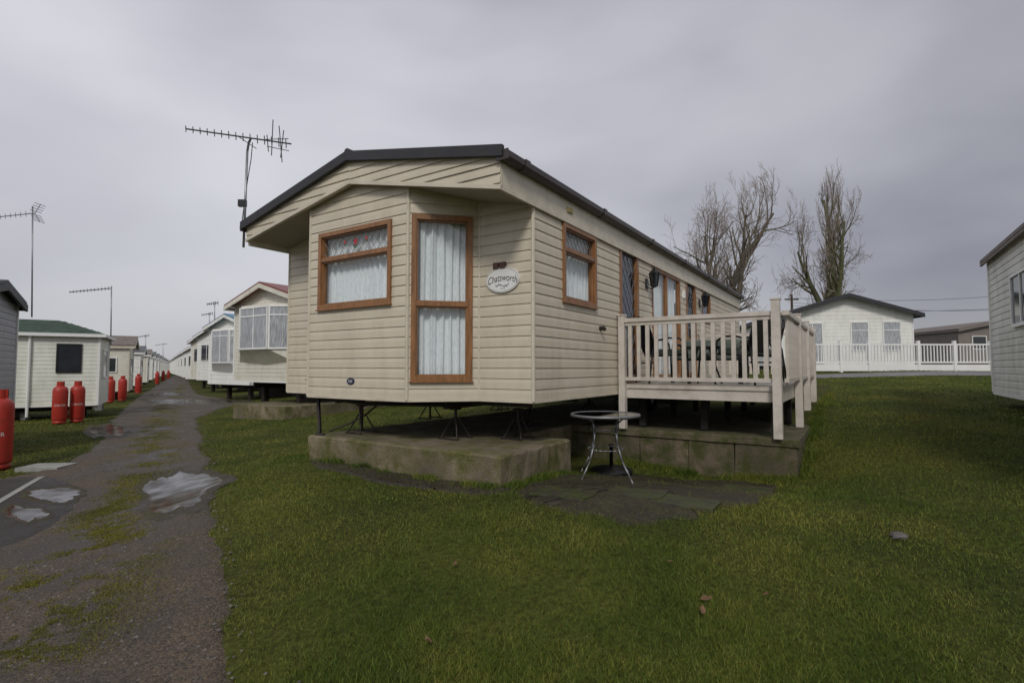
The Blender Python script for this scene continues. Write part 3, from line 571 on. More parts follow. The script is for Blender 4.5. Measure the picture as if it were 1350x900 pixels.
def jack(x,y,zb=.63,zt_=1.0):
    m_=MB()
    for sx in (-1,1):
        for sy in (-1,1): m_.tube((x+sx*.13,y+sy*.13,zb),(x+sx*.03,y+sy*.03,zt_-.12),.010,n=5)
    m_.box(x-.15,x+.15,y-.15,y-.13,zb,zb+.018); m_.box(x-.15,x+.15,y+.13,y+.15,zb,zb+.018); m_.tube((x,y,zt_-.2),(x,y,zt_),.018,n=8); m_.box(x-.05,x+.05,y-.05,y+.05,zt_-.02,zt_)
    m_.build('axle_stand','darksteel',cv)
for x,y in ((-1.2,.15),(-2.6,-.1),(-.55,.55),(-1.2,1.9),(-3.2,1.9),(-1.2,4),(-.3,3.2),(-3.2,4)): jack(x,y)
for x in (-.55,-3.85):
    m_=MB()
    prof=[(.2,-.09),(.31,-.09),(.33,-.05),(.33,.05),(.31,.09),(.2,.09)]
    n=20; vs=[]
    for rr2,xx_ in prof:
        for i in range(n): vs.append((x+xx_,5.4+rr2*math.cos(i*math.tau/n),.96+rr2*math.sin(i*math.tau/n)))
    m_.add(vs,[(k*n+i,k*n+(i+1)%n,((k+1)%6)*n+(i+1)%n,((k+1)%6)*n+i) for k in range(6) for i in range(n)])
    wh=m_.build('wheel','rubber',cv,True); MB().tube((x-.05,5.4,.96),(x+.05,5.4,.96),.2,n=16).build('rim','galv',wh)
mb=MB(); a=Vector((-3.18,-.36,1.12)); b=Vector((-2.86,-.56,.66)); mb.tube(a,b,.026,.022,n=4); mb.tube(b+Vector((-.06,-.02,-.02)),b+Vector((.06,.02,-.02)),.02,n=6); mb.build('corner_steady','darksteel',cv)
mb=MB(); mb.path([(-2.75,-.5,.68),(-2.5,-.4,.78),(-2.3,-.3,.9),(-2.2,-.2,1.02)],.012,5); mb.tube((-2.32,-.38,1.04),(-2.32,-.38,.78),.012,n=5); mb.build('tow_linkage','darksteel',cv)
# ---- concrete base
def roughbox(mb,x0,x1,y0,y1,z0,z1,step=.25,amp=.012,bev=.012):
    nx=max(1,int((x1-x0)/step)); ny=max(1,int((y1-y0)/step))
    def j(): return random.uniform(-amp,amp)
    rim=[(x0+(x1-x0)*i/nx,y0) for i in range(nx)]+[(x1,y0+(y1-y0)*i/ny) for i in range(ny)]+[(x1-(x1-x0)*i/nx,y1) for i in range(nx)]+[(x0,y1-(y1-y0)*i/ny) for i in range(ny)]
    n=len(rim); lv=[z0,(z0+z1)/2,z1-bev,z1]; vs=[]
    for li,z in enumerate(lv):
        ins=.0 if li<3 else bev
        for x,y in rim:
            vs.append((x+j()-ins*(1 if x==x1 else -1 if x==x0 else 0),y+j()-ins*(1 if y==y1 else -1 if y==y0 else 0),z+(j()*.4 if li>0 else 0)))
    vs.append(((x0+x1)/2,(y0+y1)/2,z1)); c=len(vs)-1
    fs=[(k*n+i,k*n+(i+1)%n,(k+1)*n+(i+1)%n,(k+1)*n+i) for k in range(3) for i in range(n)]+[(3*n+i,3*n+(i+1)%n,c) for i in range(n)]
    mb.add(vs,fs)
cb=thing('concrete_base','weathered concrete slab with mossy corner under the bay front of the cream caravan','concrete slab',(OX,OY,.2),PH); OFF[cb.name]=.2
mb=MB(); roughbox(mb,-3.0,0,-.62,.88,.0,.63,.10,.010,.022); mb.build('slab','concrete',cb)
mb=MB(); roughbox(mb,-3.0,-.75,.9,12,.0,.62); mb.build('rear_slab','concrete',cb)
bw=thing('block_wall','dark mossy concrete block wall under the cream deck','block wall',(*loc2w(BX,2.41),.1),PH)
bl=MB()
xs=[0,-.72,-1.3,-1.98,-2.7,-3.1]
for a_,b_ in zip(xs[:-1],xs[1:]): roughbox(bl,b_+.006,a_-.006,0,.22,-.35,.42,.2,.006,.016)
y=.23
while y<9.3: roughbox(bl,-.22,0,y+.005,y+.74,-.35,.42,.4,.004); y+=.75
bl.build('block_course','block',bw)
cap=MB(); roughbox(cap,-3.1,.02,-.02,.24,.425,.52,.2,.007,.015); roughbox(cap,-.24,.02,.25,9.5,.425,.52,.5,.004); cap.build('coping','block',bw)
fl=MB(); fl.box(-3.1,-.24,.25,9.5,.3,.5); fl.build('infill','block',bw)
# ================================================================= DECK
dk=thing('deck','cream PVC decking with white balusters beside the cream caravan','deck',(OX,OY,.63),PH); OFF[dk.name]=.63
DX0,DX1,DY0,DY1=.06,2.11,2.48,7.1
mb=MB(); y=DY0+.02
while y<DY1: mb.box(DX0+.0,DX1-.02,y,y+.138,1.235,1.262); y+=.144
mb.build('floor','pvc',dk)
mb=MB(); mb.box(DX0+.05,DX1+.0,DY0-.035,DY0-.002,1.06,1.262); mb.box(DX1+.0,DX1+.033,DY0-.035,DY1,1.06,1.262); mb.box(DX0,DX1,DY1,DY1+.03,1.06,1.262)
mb.box(DX0+.05,DX1+.04,DY0-.055,DY0-.036,1.20,1.268)
mb.build('fascia','pvc',dk)
def post(x,y,z0,z1,w=.052):
    m_=MB(); m_.box(x-w,x+w,y-w,y+w,z0,z1); m_.box(x-w-.010,x+w+.010,y-w-.010,y+w+.010,z1,z1+.018)
    return m_.build('post','pvc',dk)
post(DX0+.02,DY0-.09,.62,2.25,.046); post(DX1-.01,DY0-.11,.62,2.34,.05)
for y in (4.0,5.5,DY1-.05): post(DX1+.09,y,.62,2.28,.05)
post(DX0+.05,DY1-.05,.62,2.26,.05)
mb=MB(); mb.box(DX0+.068,DX1-.062,DY0-.13,DY0-.05,2.15,2.205); mb.box(DX0+.07,DX1-.062,DY0-.11,DY0-.07,2.10,2.149); mb.build('handrail','pvc',dk)
mb=MB(); mb.box(DX0+.068,DX1-.062,DY0-.115,DY0-.065,1.31,1.36); mb.build('bottom_rail','pvc',dk)
for a_,b_ in ((DY0-.058,3.948),(4.052,5.448),(5.552,DY1-.102)):
    mb=MB(); mb.box(DX1+.05,DX1+.13,a_,b_,2.15,2.205); mb.build('handrail','pvc',dk); mb=MB(); mb.box(DX1+.065,DX1+.115,a_,b_,1.31,1.36); mb.build('bottom_rail','pvc',dk)
mb=MB(); mb.box(DX0+.102,DX1+.038,DY1-.09,DY1-.01,2.15,2.205); mb.build('handrail','pvc',dk)
bm_=MB().box(-.026,.026,-.017,.017,1.36,2.10); b0=bm_.build('baluster','pvc',dk); b0.location=(DX0+.14,DY0-.09,0)
def bal(x,y,rz=0): o=b0.copy(); col.objects.link(o); o.parent=dk; o.location=(x,y,0); o.rotation_euler=(0,0,rz)
for i in range(1,15): bal(DX0+.14+i*(DX1-DX0-.27)/14,DY0-.09)
for i in range(34):
    y=2.58+i*.13
    if min(abs(y-q) for q in (4.0,5.5,DY1-.05))>.06: bal(DX1+.09,y,math.pi/2)
for i in range(14): bal(DX0+.2+i*.135,DY1-.05)
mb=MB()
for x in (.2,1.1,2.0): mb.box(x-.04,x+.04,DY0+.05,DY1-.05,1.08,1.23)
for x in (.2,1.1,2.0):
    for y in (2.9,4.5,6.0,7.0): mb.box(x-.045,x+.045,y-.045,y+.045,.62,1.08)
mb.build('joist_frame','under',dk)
def chair():
    t=thing('patio_chair','dark metal patio chair on the deck beside the brown door, behind the left balusters','chair')
    m_=MB()
    for sx in (-1,1):
        m_.path([(sx*.27,-.26,0),(sx*.27,-.25,.42),(sx*.27,-.22,.6),(sx*.27,-.12,.66),(sx*.27,.05,.66),(sx*.26,.2,.62),(sx*.25,.27,.5),(sx*.25,.33,.0)],.015,6)
        m_.path([(sx*.23,-.24,.42),(sx*.23,.18,.40),(sx*.22,.27,.7),(sx*.18,.32,.90),(sx*.08,.33,.96),(0,.335,.97)],.015,6)
    m_.tube((-.23,-.24,.42),(.23,-.24,.42),.015); m_.tube((-.26,.27,.3),(.26,.27,.3),.012); m_.build('frame','black',t,True)
    MB().box(-.22,.22,-.24,.2,.42,.50).build('seat','cushion',t)
    MB().add([(-.2,.19,.46),(.2,.19,.46),(.19,.3,.87),(.1,.325,.93),(-.1,.325,.93),(-.19,.3,.87),(-.2,.24,.46),(.2,.24,.46),(.19,.34,.87),(.1,.36,.93),(-.1,.36,.93),(-.19,.34,.87)],[(0,1,2,3,4,5),(11,10,9,8,7,6),(0,6,7,1),(1,7,8,2),(2,8,9,3),(3,9,10,4),(4,10,11,5),(5,11,6,0)]).build('backrest','black',t)
    return t
ch=chair()
def dl(x,y): a,b=loc2w(x,y); return (a,b,1.265)
ch.location=dl(.5,2.95); ch.rotation_euler=(0,0,PH+2.3); ch['group']='dark patio chairs on the deck'
dup(ch,dl(1.62,2.95),PH-2.0,'dark metal patio chair on the deck close to the tall front corner post','dark patio chairs on the deck')
dup(ch,dl(1.72,3.75),PH-1.4,'dark metal patio chair on the deck by the side railing, behind the corner chair','dark patio chairs on the deck')
bt=thing('patio_bench','low garden bench with grey green padded cushions on the deck','bench',dl(1.0,3.75),PH)
mb=MB()
for x in (-.5,.5):
    mb.path([(x,-.28,0),(x,-.28,.58),(x,.0,.60),(x,.26,.58)],.02,6); mb.path([(x,.22,0),(x,.25,.45),(x,.30,.66)],.02,6)
mb.tube((-.5,-.26,.36),(.5,-.26,.36),.02); mb.tube((-.5,.22,.36),(.5,.22,.36),.02); mb.build('frame','black',bt,True)
for x in (-.48,.01):
    mb=MB(); roughbox(mb,x,x+.47,-.28,.22,.37,.49,.12,.008,.03); mb.build('seat_cushion','cushion',bt,True); mb=MB(); roughbox(mb,x,x+.47,.2,.3,.49,.68,.12,.01,.03); mb.build('back_cushion','cushion',bt,True)
tb=thing('side_table','small dark table on the deck in front of the padded bench','table',dl(1.05,3.05),PH)
mb=MB(); mb.lathe([(.01,.50),(.3,.50),(.31,.51),(.31,.53),(.01,.53)],n=24); mb.build('tabletop','black',tb)
for k in range(3):
    a=k*2.09; MB().tube((.1*math.cos(a),.1*math.sin(a),.5),(.26*math.cos(a),.26*math.sin(a),0),.014).build('leg','black',tb)
def lantern(b,z,label):
    x,y=loc2w(.0,b); t=thing('wall_lantern',label,'lantern',(x,y,z),PH,'black lanterns on the caravan wall')
    MB().box(.012,.035,-.05,.05,-.12,.05).build('backplate','black',t)
    m_=MB(); m_.path([(.03,0,-.06),(.09,0,-.13),(.15,0,-.10)],.012,6); m_.build('bracket','black',t)
    m_=MB(); n=6
    for i in range(n):
        a=i*math.tau/n; m_.tube((.15+.055*math.cos(a),.055*math.sin(a),-.08),(.15+.085*math.cos(a),.085*math.sin(a),.12),.008,n=4)
    m_.lathe([(.02,-.11),(.06,-.09),(.06,-.075),(.02,-.075)],(.15,0,0),6); m_.lathe([(.1,.12),(.1,.13),(.04,.19),(.015,.2),(.02,.225),(.005,.24)],(.15,0,0),6); m_.build('cage','black',t)
    MB().lathe([(.05,-.074),(.078,.119)],(.15,0,0),6).build('shade','tintglass',t)
lantern(3.66,2.93,'black coach lantern between the brown front door and the patio doors'); lantern(7.18,2.95,'black coach lantern beyond the second brown door, further along the wall')
# ================================================================= round glass table and parasol base
tp=Vector(((797-675)/F_PX*5.95,5.95,t1(1.05,5.95)))
rt=thing('garden_table','round glass topped garden table with splayed silver legs in front of the concrete slab','table',tuple(tp),.3)
m_=MB(); m_.lathe([(.365,.705),(.385,.70),(.39,.715),(.385,.73),(.368,.73),(.365,.705)],n=40); m_.build('rim','alu',rt,True)
MB().lathe([(.01,.718),(.366,.718),(.366,.725),(.01,.725)],n=36).build('glass_top','tableglass',rt)
for k in range(4):
    a=k*math.pi/2+.35; c,s=math.cos(a),math.sin(a)
    MB().path([(.36*c,.36*s,.70),(.26*c,.26*s,.69),(.19*c,.19*s,.64),(.165*c,.165*s,.54),(.18*c,.18*s,.40),(.25*c,.25*s,.22),(.36*c,.36*s,.06),(.40*c,.40*s,.0)],.0095,6).build('leg','galv',rt,True)
for z,rq in ((.55,.163),(.34,.195)):
    m_=MB(); m_.path([(rq*math.cos(i*math.tau/20),rq*math.sin(i*math.tau/20),z) for i in range(21)],.006,5); m_.build('brace_ring','galv',rt,True)
p=gp(806,622); pb=thing('parasol_base','black round parasol base on the ground behind the garden table legs','parasol base',tuple(p),0)
MB().lathe([(.27,0),(.27,.035),(.22,.06),(.06,.085),(.03,.09)],n=28).build('weight','black',pb,True); MB().lathe([(.024,.085),(.024,.34),(.03,.34),(.03,.36)],n=12).build('tube','black',pb,True)
# ================================================================= gas bottles
def bottle(px,py,label,letters=True,h=1.0,turn=0):
    p=gp(px,py); t=thing('gas_bottle',label,'gas bottle',(p.x,p.y,p.z),math.atan2(-p.y,-p.x)+math.pi/2+turn,'tall red gas bottles')
    MB().lathe([(.15,0),(.165,.0),(.165,.07),(.15,.08),(.178,.1),(.186,.13),(.187,.95*h),(.18,1.02*h),(.15,1.08*h),(.09,1.12*h),(.05,1.13*h)],n=24).build('body','red',t,True)
    m_=MB()
    for a0 in (0,math.pi):
        n=8; vs=[]
        for i in range(n+1):
            a=a0+.45+i*(math.pi-.9)/n
            for rr3 in (.095,.105):
                for z in (1.09*h,1.25*h): vs.append((rr3*math.cos(a),rr3*math.sin(a),z))
        fs=[]
        for i in range(n):
            q=4*i; fs+=[(q,q+4,q+5,q+1),(q+2,q+3,q+7,q+6),(q+1,q+5,q+7,q+3)]
        m_.add(vs,fs)
    m_.build('shroud','red',t); MB().tube((0,0,1.12*h),(0,0,1.2*h),.025,n=8).tube((-.06,0,1.17*h),(.03,0,1.17*h),.014,n=6).build('valve','darksteel',t)
    if letters:
        vs,fs=TXT_GAS; m2=MB(); m2.add([(.189*math.sin(v[0]/.189),-.1895*math.cos(v[0]/.189),.55*h+v[1]) for v in vs],fs); m2.build('lettering','letter',t)
    return t
bottle(-5,618,'big red gas bottle at the left edge of the photo, nearest one',turn=-.35)
bottle(78,558,'red gas bottle beside the green roofed caravan, left of the near pair'); bottle(101,556,'red gas bottle beside the green roofed caravan, right of the near pair')
for px,py,lb in ((145,530,'red gas bottle next to the cream caravan with brown roof, left of the second pair'),(161,528,'red gas bottle next to the cream caravan with brown roof, right of the second pair'),(182,518,'red gas bottle third along the left row of caravans, beyond the second pair')):
    bottle(px,py,lb,letters=False)
for px,py in ((207,506),(215,502),(222,499)): bottle(px,py,'tiny red gas bottle far down the left row',letters=False)
# ================================================================= generic caravans
def caravan(loc,rz,L,W,zb,H,rise,wm,rm,tm,label,group=None,wins=(),hip=False,over=.16,pitch=.13,bay=False,name='static_caravan',cat='caravan',detail=True,bt=None,bb=.13):
    t=thing(name,label,cat,loc,rz,group); h=W/2
    FF=frame((-h,0),(1,0),(0,-1)); FL=frame((-h,0),(0,1),(-1,0)); FR=frame((h,0),(0,1),(1,0)); FB=frame((-h,L),(1,0),(0,1)); Fm={'F':FF,'L':FL,'R':FR}
    mb=MB()
    for F,l in ((FF,W),(FL,L),(FR,L),(FB,W)): siding(mb,F,l,zb,H,(),pitch,.012 if pitch<.2 else .02)
    if not hip:
        k=6
        for i in range(k):
            z0=H+rise*i/k; z1=H+rise*(i+1)/k; w0=h*(1-i/k); w1=h*(1-(i+1)/k)
            for y,o in ((0,-1),(L,1)): mb.add([(-w0,y+o*.012,z0),(w0,y+o*.012,z0),(w1,y,z1),(-w1,y,z1)],[(0,1,2,3) if o<0 else (3,2,1,0)])
    mb.build('wall',wm,t)
    mb=MB()
    for x in (-h,h):
        for y in (0,L): mb.box(x-.03,x+.03,y-.03,y+.03,zb-.01,H)
    mb.box(-h-.02,h+.02,-.025,L+.02,zb-.05,zb-.002); mb.build('trim',tm,t)
    ov=over; mb=MB(); th=.06
    if hip:
        r=h*.95; a=[(-h-ov,-ov,H),(h+ov,-ov,H),(h+ov,L+ov,H),(-h-ov,L+ov,H)]
        vs=a+[(0,r,H+rise),(0,L-r,H+rise)]; mb.add(vs,[(0,1,4),(1,2,5,4),(2,3,5),(3,0,4,5),(3,2,1,0)])
        n=7
        for i in range(1,n):
            k=i/n
            mb.path([(-h-ov+(h+ov)*k,-ov+(r+ov)*k,H+rise*k+.01),(-h-ov+(h+ov)*k,L+ov-(r+ov)*k,H+rise*k+.01)],.018,4)
            mb.path([(-h-ov+(h+ov)*k,-ov+(r+ov)*k,H+rise*k+.01),(h+ov-(h+ov)*k,-ov+(r+ov)*k,H+rise*k+.01)],.018,4)
        rf=mb.build('roof',rm,t)
        mb=MB(); mb.box(-h-ov-.03,h+ov+.03,-ov-.03,-ov+.0,H-.1,H+.0); mb.box(-h-ov-.03,-h-ov,-ov,L+ov,H-.1,H+.0); mb.box(h+ov,h+ov+.03,-ov,L+ov,H-.1,H+.0); mb.build('gutter',tm,rf)
    else:
        sl=rise/h; ze=H-sl*ov
        for s in (-1,1):
            mb.xz([(s*(h+ov),ze+.01),(0,H+rise+.01),(0,H+rise+.01+th),(s*(h+ov),ze+.01+th)],-ov-.1,L+ov)
        rf=mb.build('roof',rm,t)
        mb=MB()
        for s in (-1,1): mb.xz([(s*(h+ov),ze-bb),(0,H+rise-bb),(0,H+rise+.008),(s*(h+ov),ze+.008)],-ov-.12,-ov-.07)
        for s in (-1,1): mb.box(min(s*(h+ov),s*(h+ov-.03)),max(s*(h+ov),s*(h+ov-.03)),-ov-.06,L+ov,ze-bb+.01,ze+.0)
        mb.build('bargeboard',bt or (tm if not bay else wm),rf)
    for f,s0,s1,z0,z1,pn,*rest in wins:
        window(t,Fm[f],s0,s1,z0,z1,mull=rest[0] if rest else (),splits=rest[1] if len(rest)>1 else (),fm=rest[2] if len(rest)>2 else 'trimwhite',pane=pn,simple=True,fw=.05,name='door' if z0<zb+.12 else 'window')
    if bay:
        P=[(-h*.82,0),(-h*.42,-.42),(h*.42,-.42),(h*.82,0)]; z0,z1=zb+1.0,H-.2
        mb=MB(); mb.xy(P[::-1],z1,z1+.06); mb.build('bay_head',wm,t)
        mb=MB(); mb.add([(P[0][0],0,z0-.4),(0,0,z0-.5),(P[3][0],0,z0-.4),(*P[0],z0),(*P[1],z0),(*P[2],z0),(*P[3],z0)],[(0,1,4,3),(1,2,5,4),(2,6,5),(3,4,5,6)]); mb.build('bay_sill',wm,t)
        for a,b in zip(P[:-1],P[1:]):
            d=(b[0]-a[0],b[1]-a[1]); l=math.hypot(*d); F=frame(a,d,(d[1],-d[0])); window(t,F,0.01,l-.01,z0+.002,z1-.002,simple=True,pane='curtpane',fm='trimwhite',splits=(z1-.3,),mull=(l/2,) if l>1 else (),fw=.05)
    if detail:
        mb=MB(); mb.box(-h*.55,-h*.5,.2,L-.2,zb-.22,zb-.05); mb.box(h*.5,h*.55,.2,L-.2,zb-.22,zb-.05); mb.box(-h+.1,h-.1,.1,L-.1,zb-.055,zb-.051)
        for y in (.6,L*.35,L*.65,L-.6):
            for x in (-h*.52,h*.52): mb.box(x-.09,x+.09,y-.09,y+.09,-.15,zb-.22)
        mb.box(-h*.8,h*.8,L*.25,L*.55,.0,zb-.06)
        mb.build('chassis','darksteel',t)
    return t
RA=R(122.1); e2=(-.532,.847)
def rowA(Y,X=None,W=3.0):
    X=-2.5-.628*Y if X is None else X; return (X+e2[0]*W/2,Y+e2[1]*W/2,t1(X,Y))
l=rowA(8.9,-9.22); caravan(l,RA,8.5,3.0,.78,2.98,.28,'greyside','roof','trimwhite','grey sided caravan with dark roof cut off at the left edge of the photo',wins=[('F',.5,1.4,1.9,2.6,'curtpane'),('L',1.6,2.6,1.8,2.6,'darkpane')],bt='roof',over=.05)
l=rowA(17.7,-13.9,2.7); t=caravan(l,RA,9,2.7,.45,2.78,.52,'palewhite','greenroof','trimwhite','pale white caravan with hipped green tiled roof on the left of the track',hip=True,wins=[('L',.45,1.10,1.50,2.45,'darkpane',(),(),'black'),('L',3.2,4.4,1.5,2.4,'curtpane'),('F',.8,1.9,1.3,2.3,'curtpane')])
MB().tube((-1.41,1.75,.1),(-1.41,1.75,2.7),.04,n=8).build('downpipe','trimwhite',t)
l=rowA(28,-20.4); caravan(l,RA,9,3.0,.45,2.85,.5,'offwhite','brownroof','creamtrim','cream caravan with shallow brown roof, third in the left row',wins=[('L',.5,1.5,1.4,2.2,'darkpane'),('L',2.5,3.5,1.4,2.2,'curtpane'),('F',.8,2.2,1.3,2.2,'darkpane')])
cols=[('white','greyroof'),('offwhite','brownroof'),('white','greenroof'),('white','greyroof')]
Y=36.5;k=0
while Y<150:
    l=rowA(Y,-2.9-.628*Y); w_,r_=cols[k%4]; near=k<3
    lb=['white caravan with grey roof, fourth in the left row','cream caravan with brown roof, fifth in the left row','white caravan with green roof, sixth in the left row'][k] if near else 'small pale caravan far down the left row'
    caravan(l,RA,9,3.0,.45,2.75,.4,w_,r_,'trimwhite',lb,None if near else 'far caravans of the left row',wins=[('L',.6,1.8,1.4,2.2,'darkpane'),('F',.6,2.4,1.3,2.2,'darkpane')] if k<6 else [('F',.6,2.4,1.3,2.2,'darkpane')],pitch=.3,detail=k<4); Y+=7.8; k+=1
def rowB(Y): return -7.95-.672*(Y-17)
Bs=[(17,'offwhite','redroof','cream caravan with red edged roof and bay window just left of the big caravan',True),(26,'white','blueroof','white caravan with blue roof edge behind the red edged one',True),(34,'white','greyroof','white caravan with dark roof next after the blue edged one',False),(41,'offwhite','brownroof','pale caravan fourth along the right row',False)]
for i,(Y,w_,r_,lb,by) in enumerate(Bs):
    X=rowB(Y); g0=t1(X,Y); caravan((X,Y,g0),PH,10,3.75,(1.06 if i==0 else .70)-g0,3.62-g0-.1*(i>0),.56,w_,r_,'trimwhite',lb,wins=[] if by else [('F',.5,3.2,1.9-g0,3.0-g0,'darkpane',(1.2,2.5))],bay=by,over=.2,pitch=.13 if i==0 else .2)
Y=49
while Y<150:
    X=rowB(Y); caravan((X,Y,t1(X,Y)),PH,10,3.6,.55,3.2,.45,'white' if int(Y)%2 else 'offwhite','greyroof','trimwhite','small pale caravan far down the right row','far caravans of the right row',wins=[('F',.5,3.1,1.7,2.7,'darkpane')],pitch=.3,detail=False); Y+=8
cs=thing('concrete_base','low grey concrete slab beneath the caravan with the red edged roof','concrete slab',(-7.95,17,-.1),PH); mb=MB(); roughbox(mb,-.6,2.1,-.7,9,-.3,.46,.4,.01); mb.build('slab','concrete',cs)
fx,fy=8.60,9.4; ln=7.4; W=3.2; ux,uy=.549,.836
ox=fx-ux*ln+.836*W/2; oy=fy-uy*ln-.549*W/2
caravan((ox,oy,.75),PH,ln,W,.32,2.66,.5,'mossyside','brownroof','trimwhite','weathered white caravan cut off at the right edge of the photo',wins=[('L',4.6,5.7,1.35,2.15,'darkpane',(5.15,)),('L',1.6,2.6,1.35,2.15,'darkpane')],over=.11,pitch=.11,bt='brownroof',bb=.05)
caravan((17.2,27,1.38),-R(9),12,6.2,.25,2.85,.98,'white','roof','trimwhite','white gabled holiday lodge with dark roof beyond the lawn on the right',name='holiday_lodge',cat='lodge',over=.34,pitch=.18,bt='roof',
 wins=[('F',.98,1.98,.30,2.42,'curtpane',(1.48,)),('F',3.3,4.15,.95,2.45,'curtpane',(),(2.0,)),('F',4.8,5.65,.95,2.45,'curtpane',(),(2.0,))])
fc=thing('picket_fence','white picket fence in front of the white lodge','fence',(14,24,1.35),0)
xs=[-.3,1.0,2.3,4.55,6.2,7.85]
for i,x in enumerate(xs): MB().box(x-.06,x+.06,-.06,.06,-.1,1.36).build('post','trimwhite',fc)
for a_,b_ in zip(xs[:-1],xs[1:]):
    mb=MB(); mb.box(a_+.062,b_-.062,-.03,.03,1.15,1.22); mb.box(a_+.062,b_-.062,-.03,.03,.34,.41); mb.box(a_+.062,b_-.062,-.015,.015,-.02,.28); x=a_+.12
    while x<b_-.1: mb.box(x-.02,x+.02,-.02,.02,.411,1.149); x+=.15
    mb.build('picket_panel','trimwhite',fc)
caravan((32.6,35,1.5),-R(6),8,5.2,.3,2.55,.55,'brownside','brownroof','brownside','brown caravan behind the right end of the white picket fence',wins=[('F',.8,1.7,1.2,2.1,'darkpane'),('F',3.2,4.2,1.2,2.1,'darkpane')],pitch=.2)
# ================================================================= aerials
def aerial(top,base,boom0,boom1,nel,elh,label,refl=True,rm=.018,re=.006):
    t=thing('television_aerial',label,'aerial',tuple(base)); b=Vector(base)
    MB().path([Vector(q)-b for q in (base,top)],rm,8).build('mast','galv',t,True)
    a=Vector(boom0)-b; c=Vector(boom1)-b; MB().tube(a,c,re*1.6,n=5).build('boom','aerialmetal',t)
    m_=MB()
    for i in range(nel):
        p=a.lerp(c,i/(nel-1)*(.82 if refl else .95)); e=elh*(.7+.4*i/nel); m_.tube(p+Vector((.03*e,.1*e,-e)),p+Vector((-.03*e,-.1*e,e)),re,n=4)
    m_.build('elements','aerialmetal',t)
    if refl:
        m_=MB()
        for s in (-1,1):
            for k in range(4):
                o=Vector((.02+.03*k,.0,s*(.04+.05*k))); m_.tube(c+o+Vector((0,-.14,0)),c+o+Vector((0,.14,0)),re,n=4)
            m_.tube(c,c+Vector((.12,0,s*.2)),re*1.2,n=4)
        m_.build('reflector','aerialmetal',t)
    return t,b
Yd=7.7
t,b=aerial(at(326,200,Yd),at(321,326,Yd),at(245,170,Yd),at(384,190,Yd),15,.065,'television aerial on a bent pole at the left eave of the cream caravan',refl=False,re=.0075)
m_=MB(); m_.path([at(326,200,Yd)-b,at(328,188,Yd)-b,at(331,182,Yd)-b],.016,6)
for px,y0,y1,dx in ((352,178,200,2),(360,158,205,-2),(368,166,214,4),(374,172,208,-4)): m_.tube(at(px,y0,Yd)-b,at(px+dx,y1,Yd)-b,.0075,n=5)
m_.tube(at(350,184,Yd)-b,at(380,183,Yd-.2)-b,.006,n=5); m_.tube(at(352,193,Yd)-b,at(381,199,Yd+.2)-b,.006,n=5); m_.tube(at(314,180,Yd)-b,at(338,196,Yd)-b,.006,n=5); m_.build('cross_rods','aerialmetal',t)
m_=MB(); bb=at(320,268,Yd)-b; m_.box(bb.x-.06,bb.x+.05,bb.y-.03,bb.y+.03,bb.z-.05,bb.z+.05); m_.tube(at(322,290,Yd)-b,(Vector((*loc2w(-4.46,-.2),3.5))-b),.015); m_.path([at(333,188,Yd)-b,at(331,210,Yd)-b,at(326,240,Yd)-b,at(323,262,Yd)-b,at(318,300,Yd)-b],.007,4); m_.build('bracket','black',t)
aerial(at(43,272,11.5),at(42,418,11.5),at(-20,288,11.5),at(46,281,11.5),9,.06,'television aerial on tall mast above the dark roofed caravan at the left edge',rm=.014)
aerial(at(147,377,21),at(146,455,21),at(92,385,21),at(146,380,21),12,.07,'television aerial between the green and brown roofed caravans on the left',refl=False,rm=.022,re=.012)
for px,p1,p2,Y in ((192,441,470,45),(283,398,430,30),(276,412,436,38),(215,452,470,70)):
    aerial(at(px,p1,Y),at(px,p2,Y),at(px-10,p1+3,Y),at(px+5,p1+1,Y),6,.12,f'small distant television aerial '+{192:'above the far left row',283:'above the blue edged caravan roof',276:'above the dark roofed caravan in the right row',215:'farthest away above the left row'}[px],refl=False,rm=.025,re=.015)
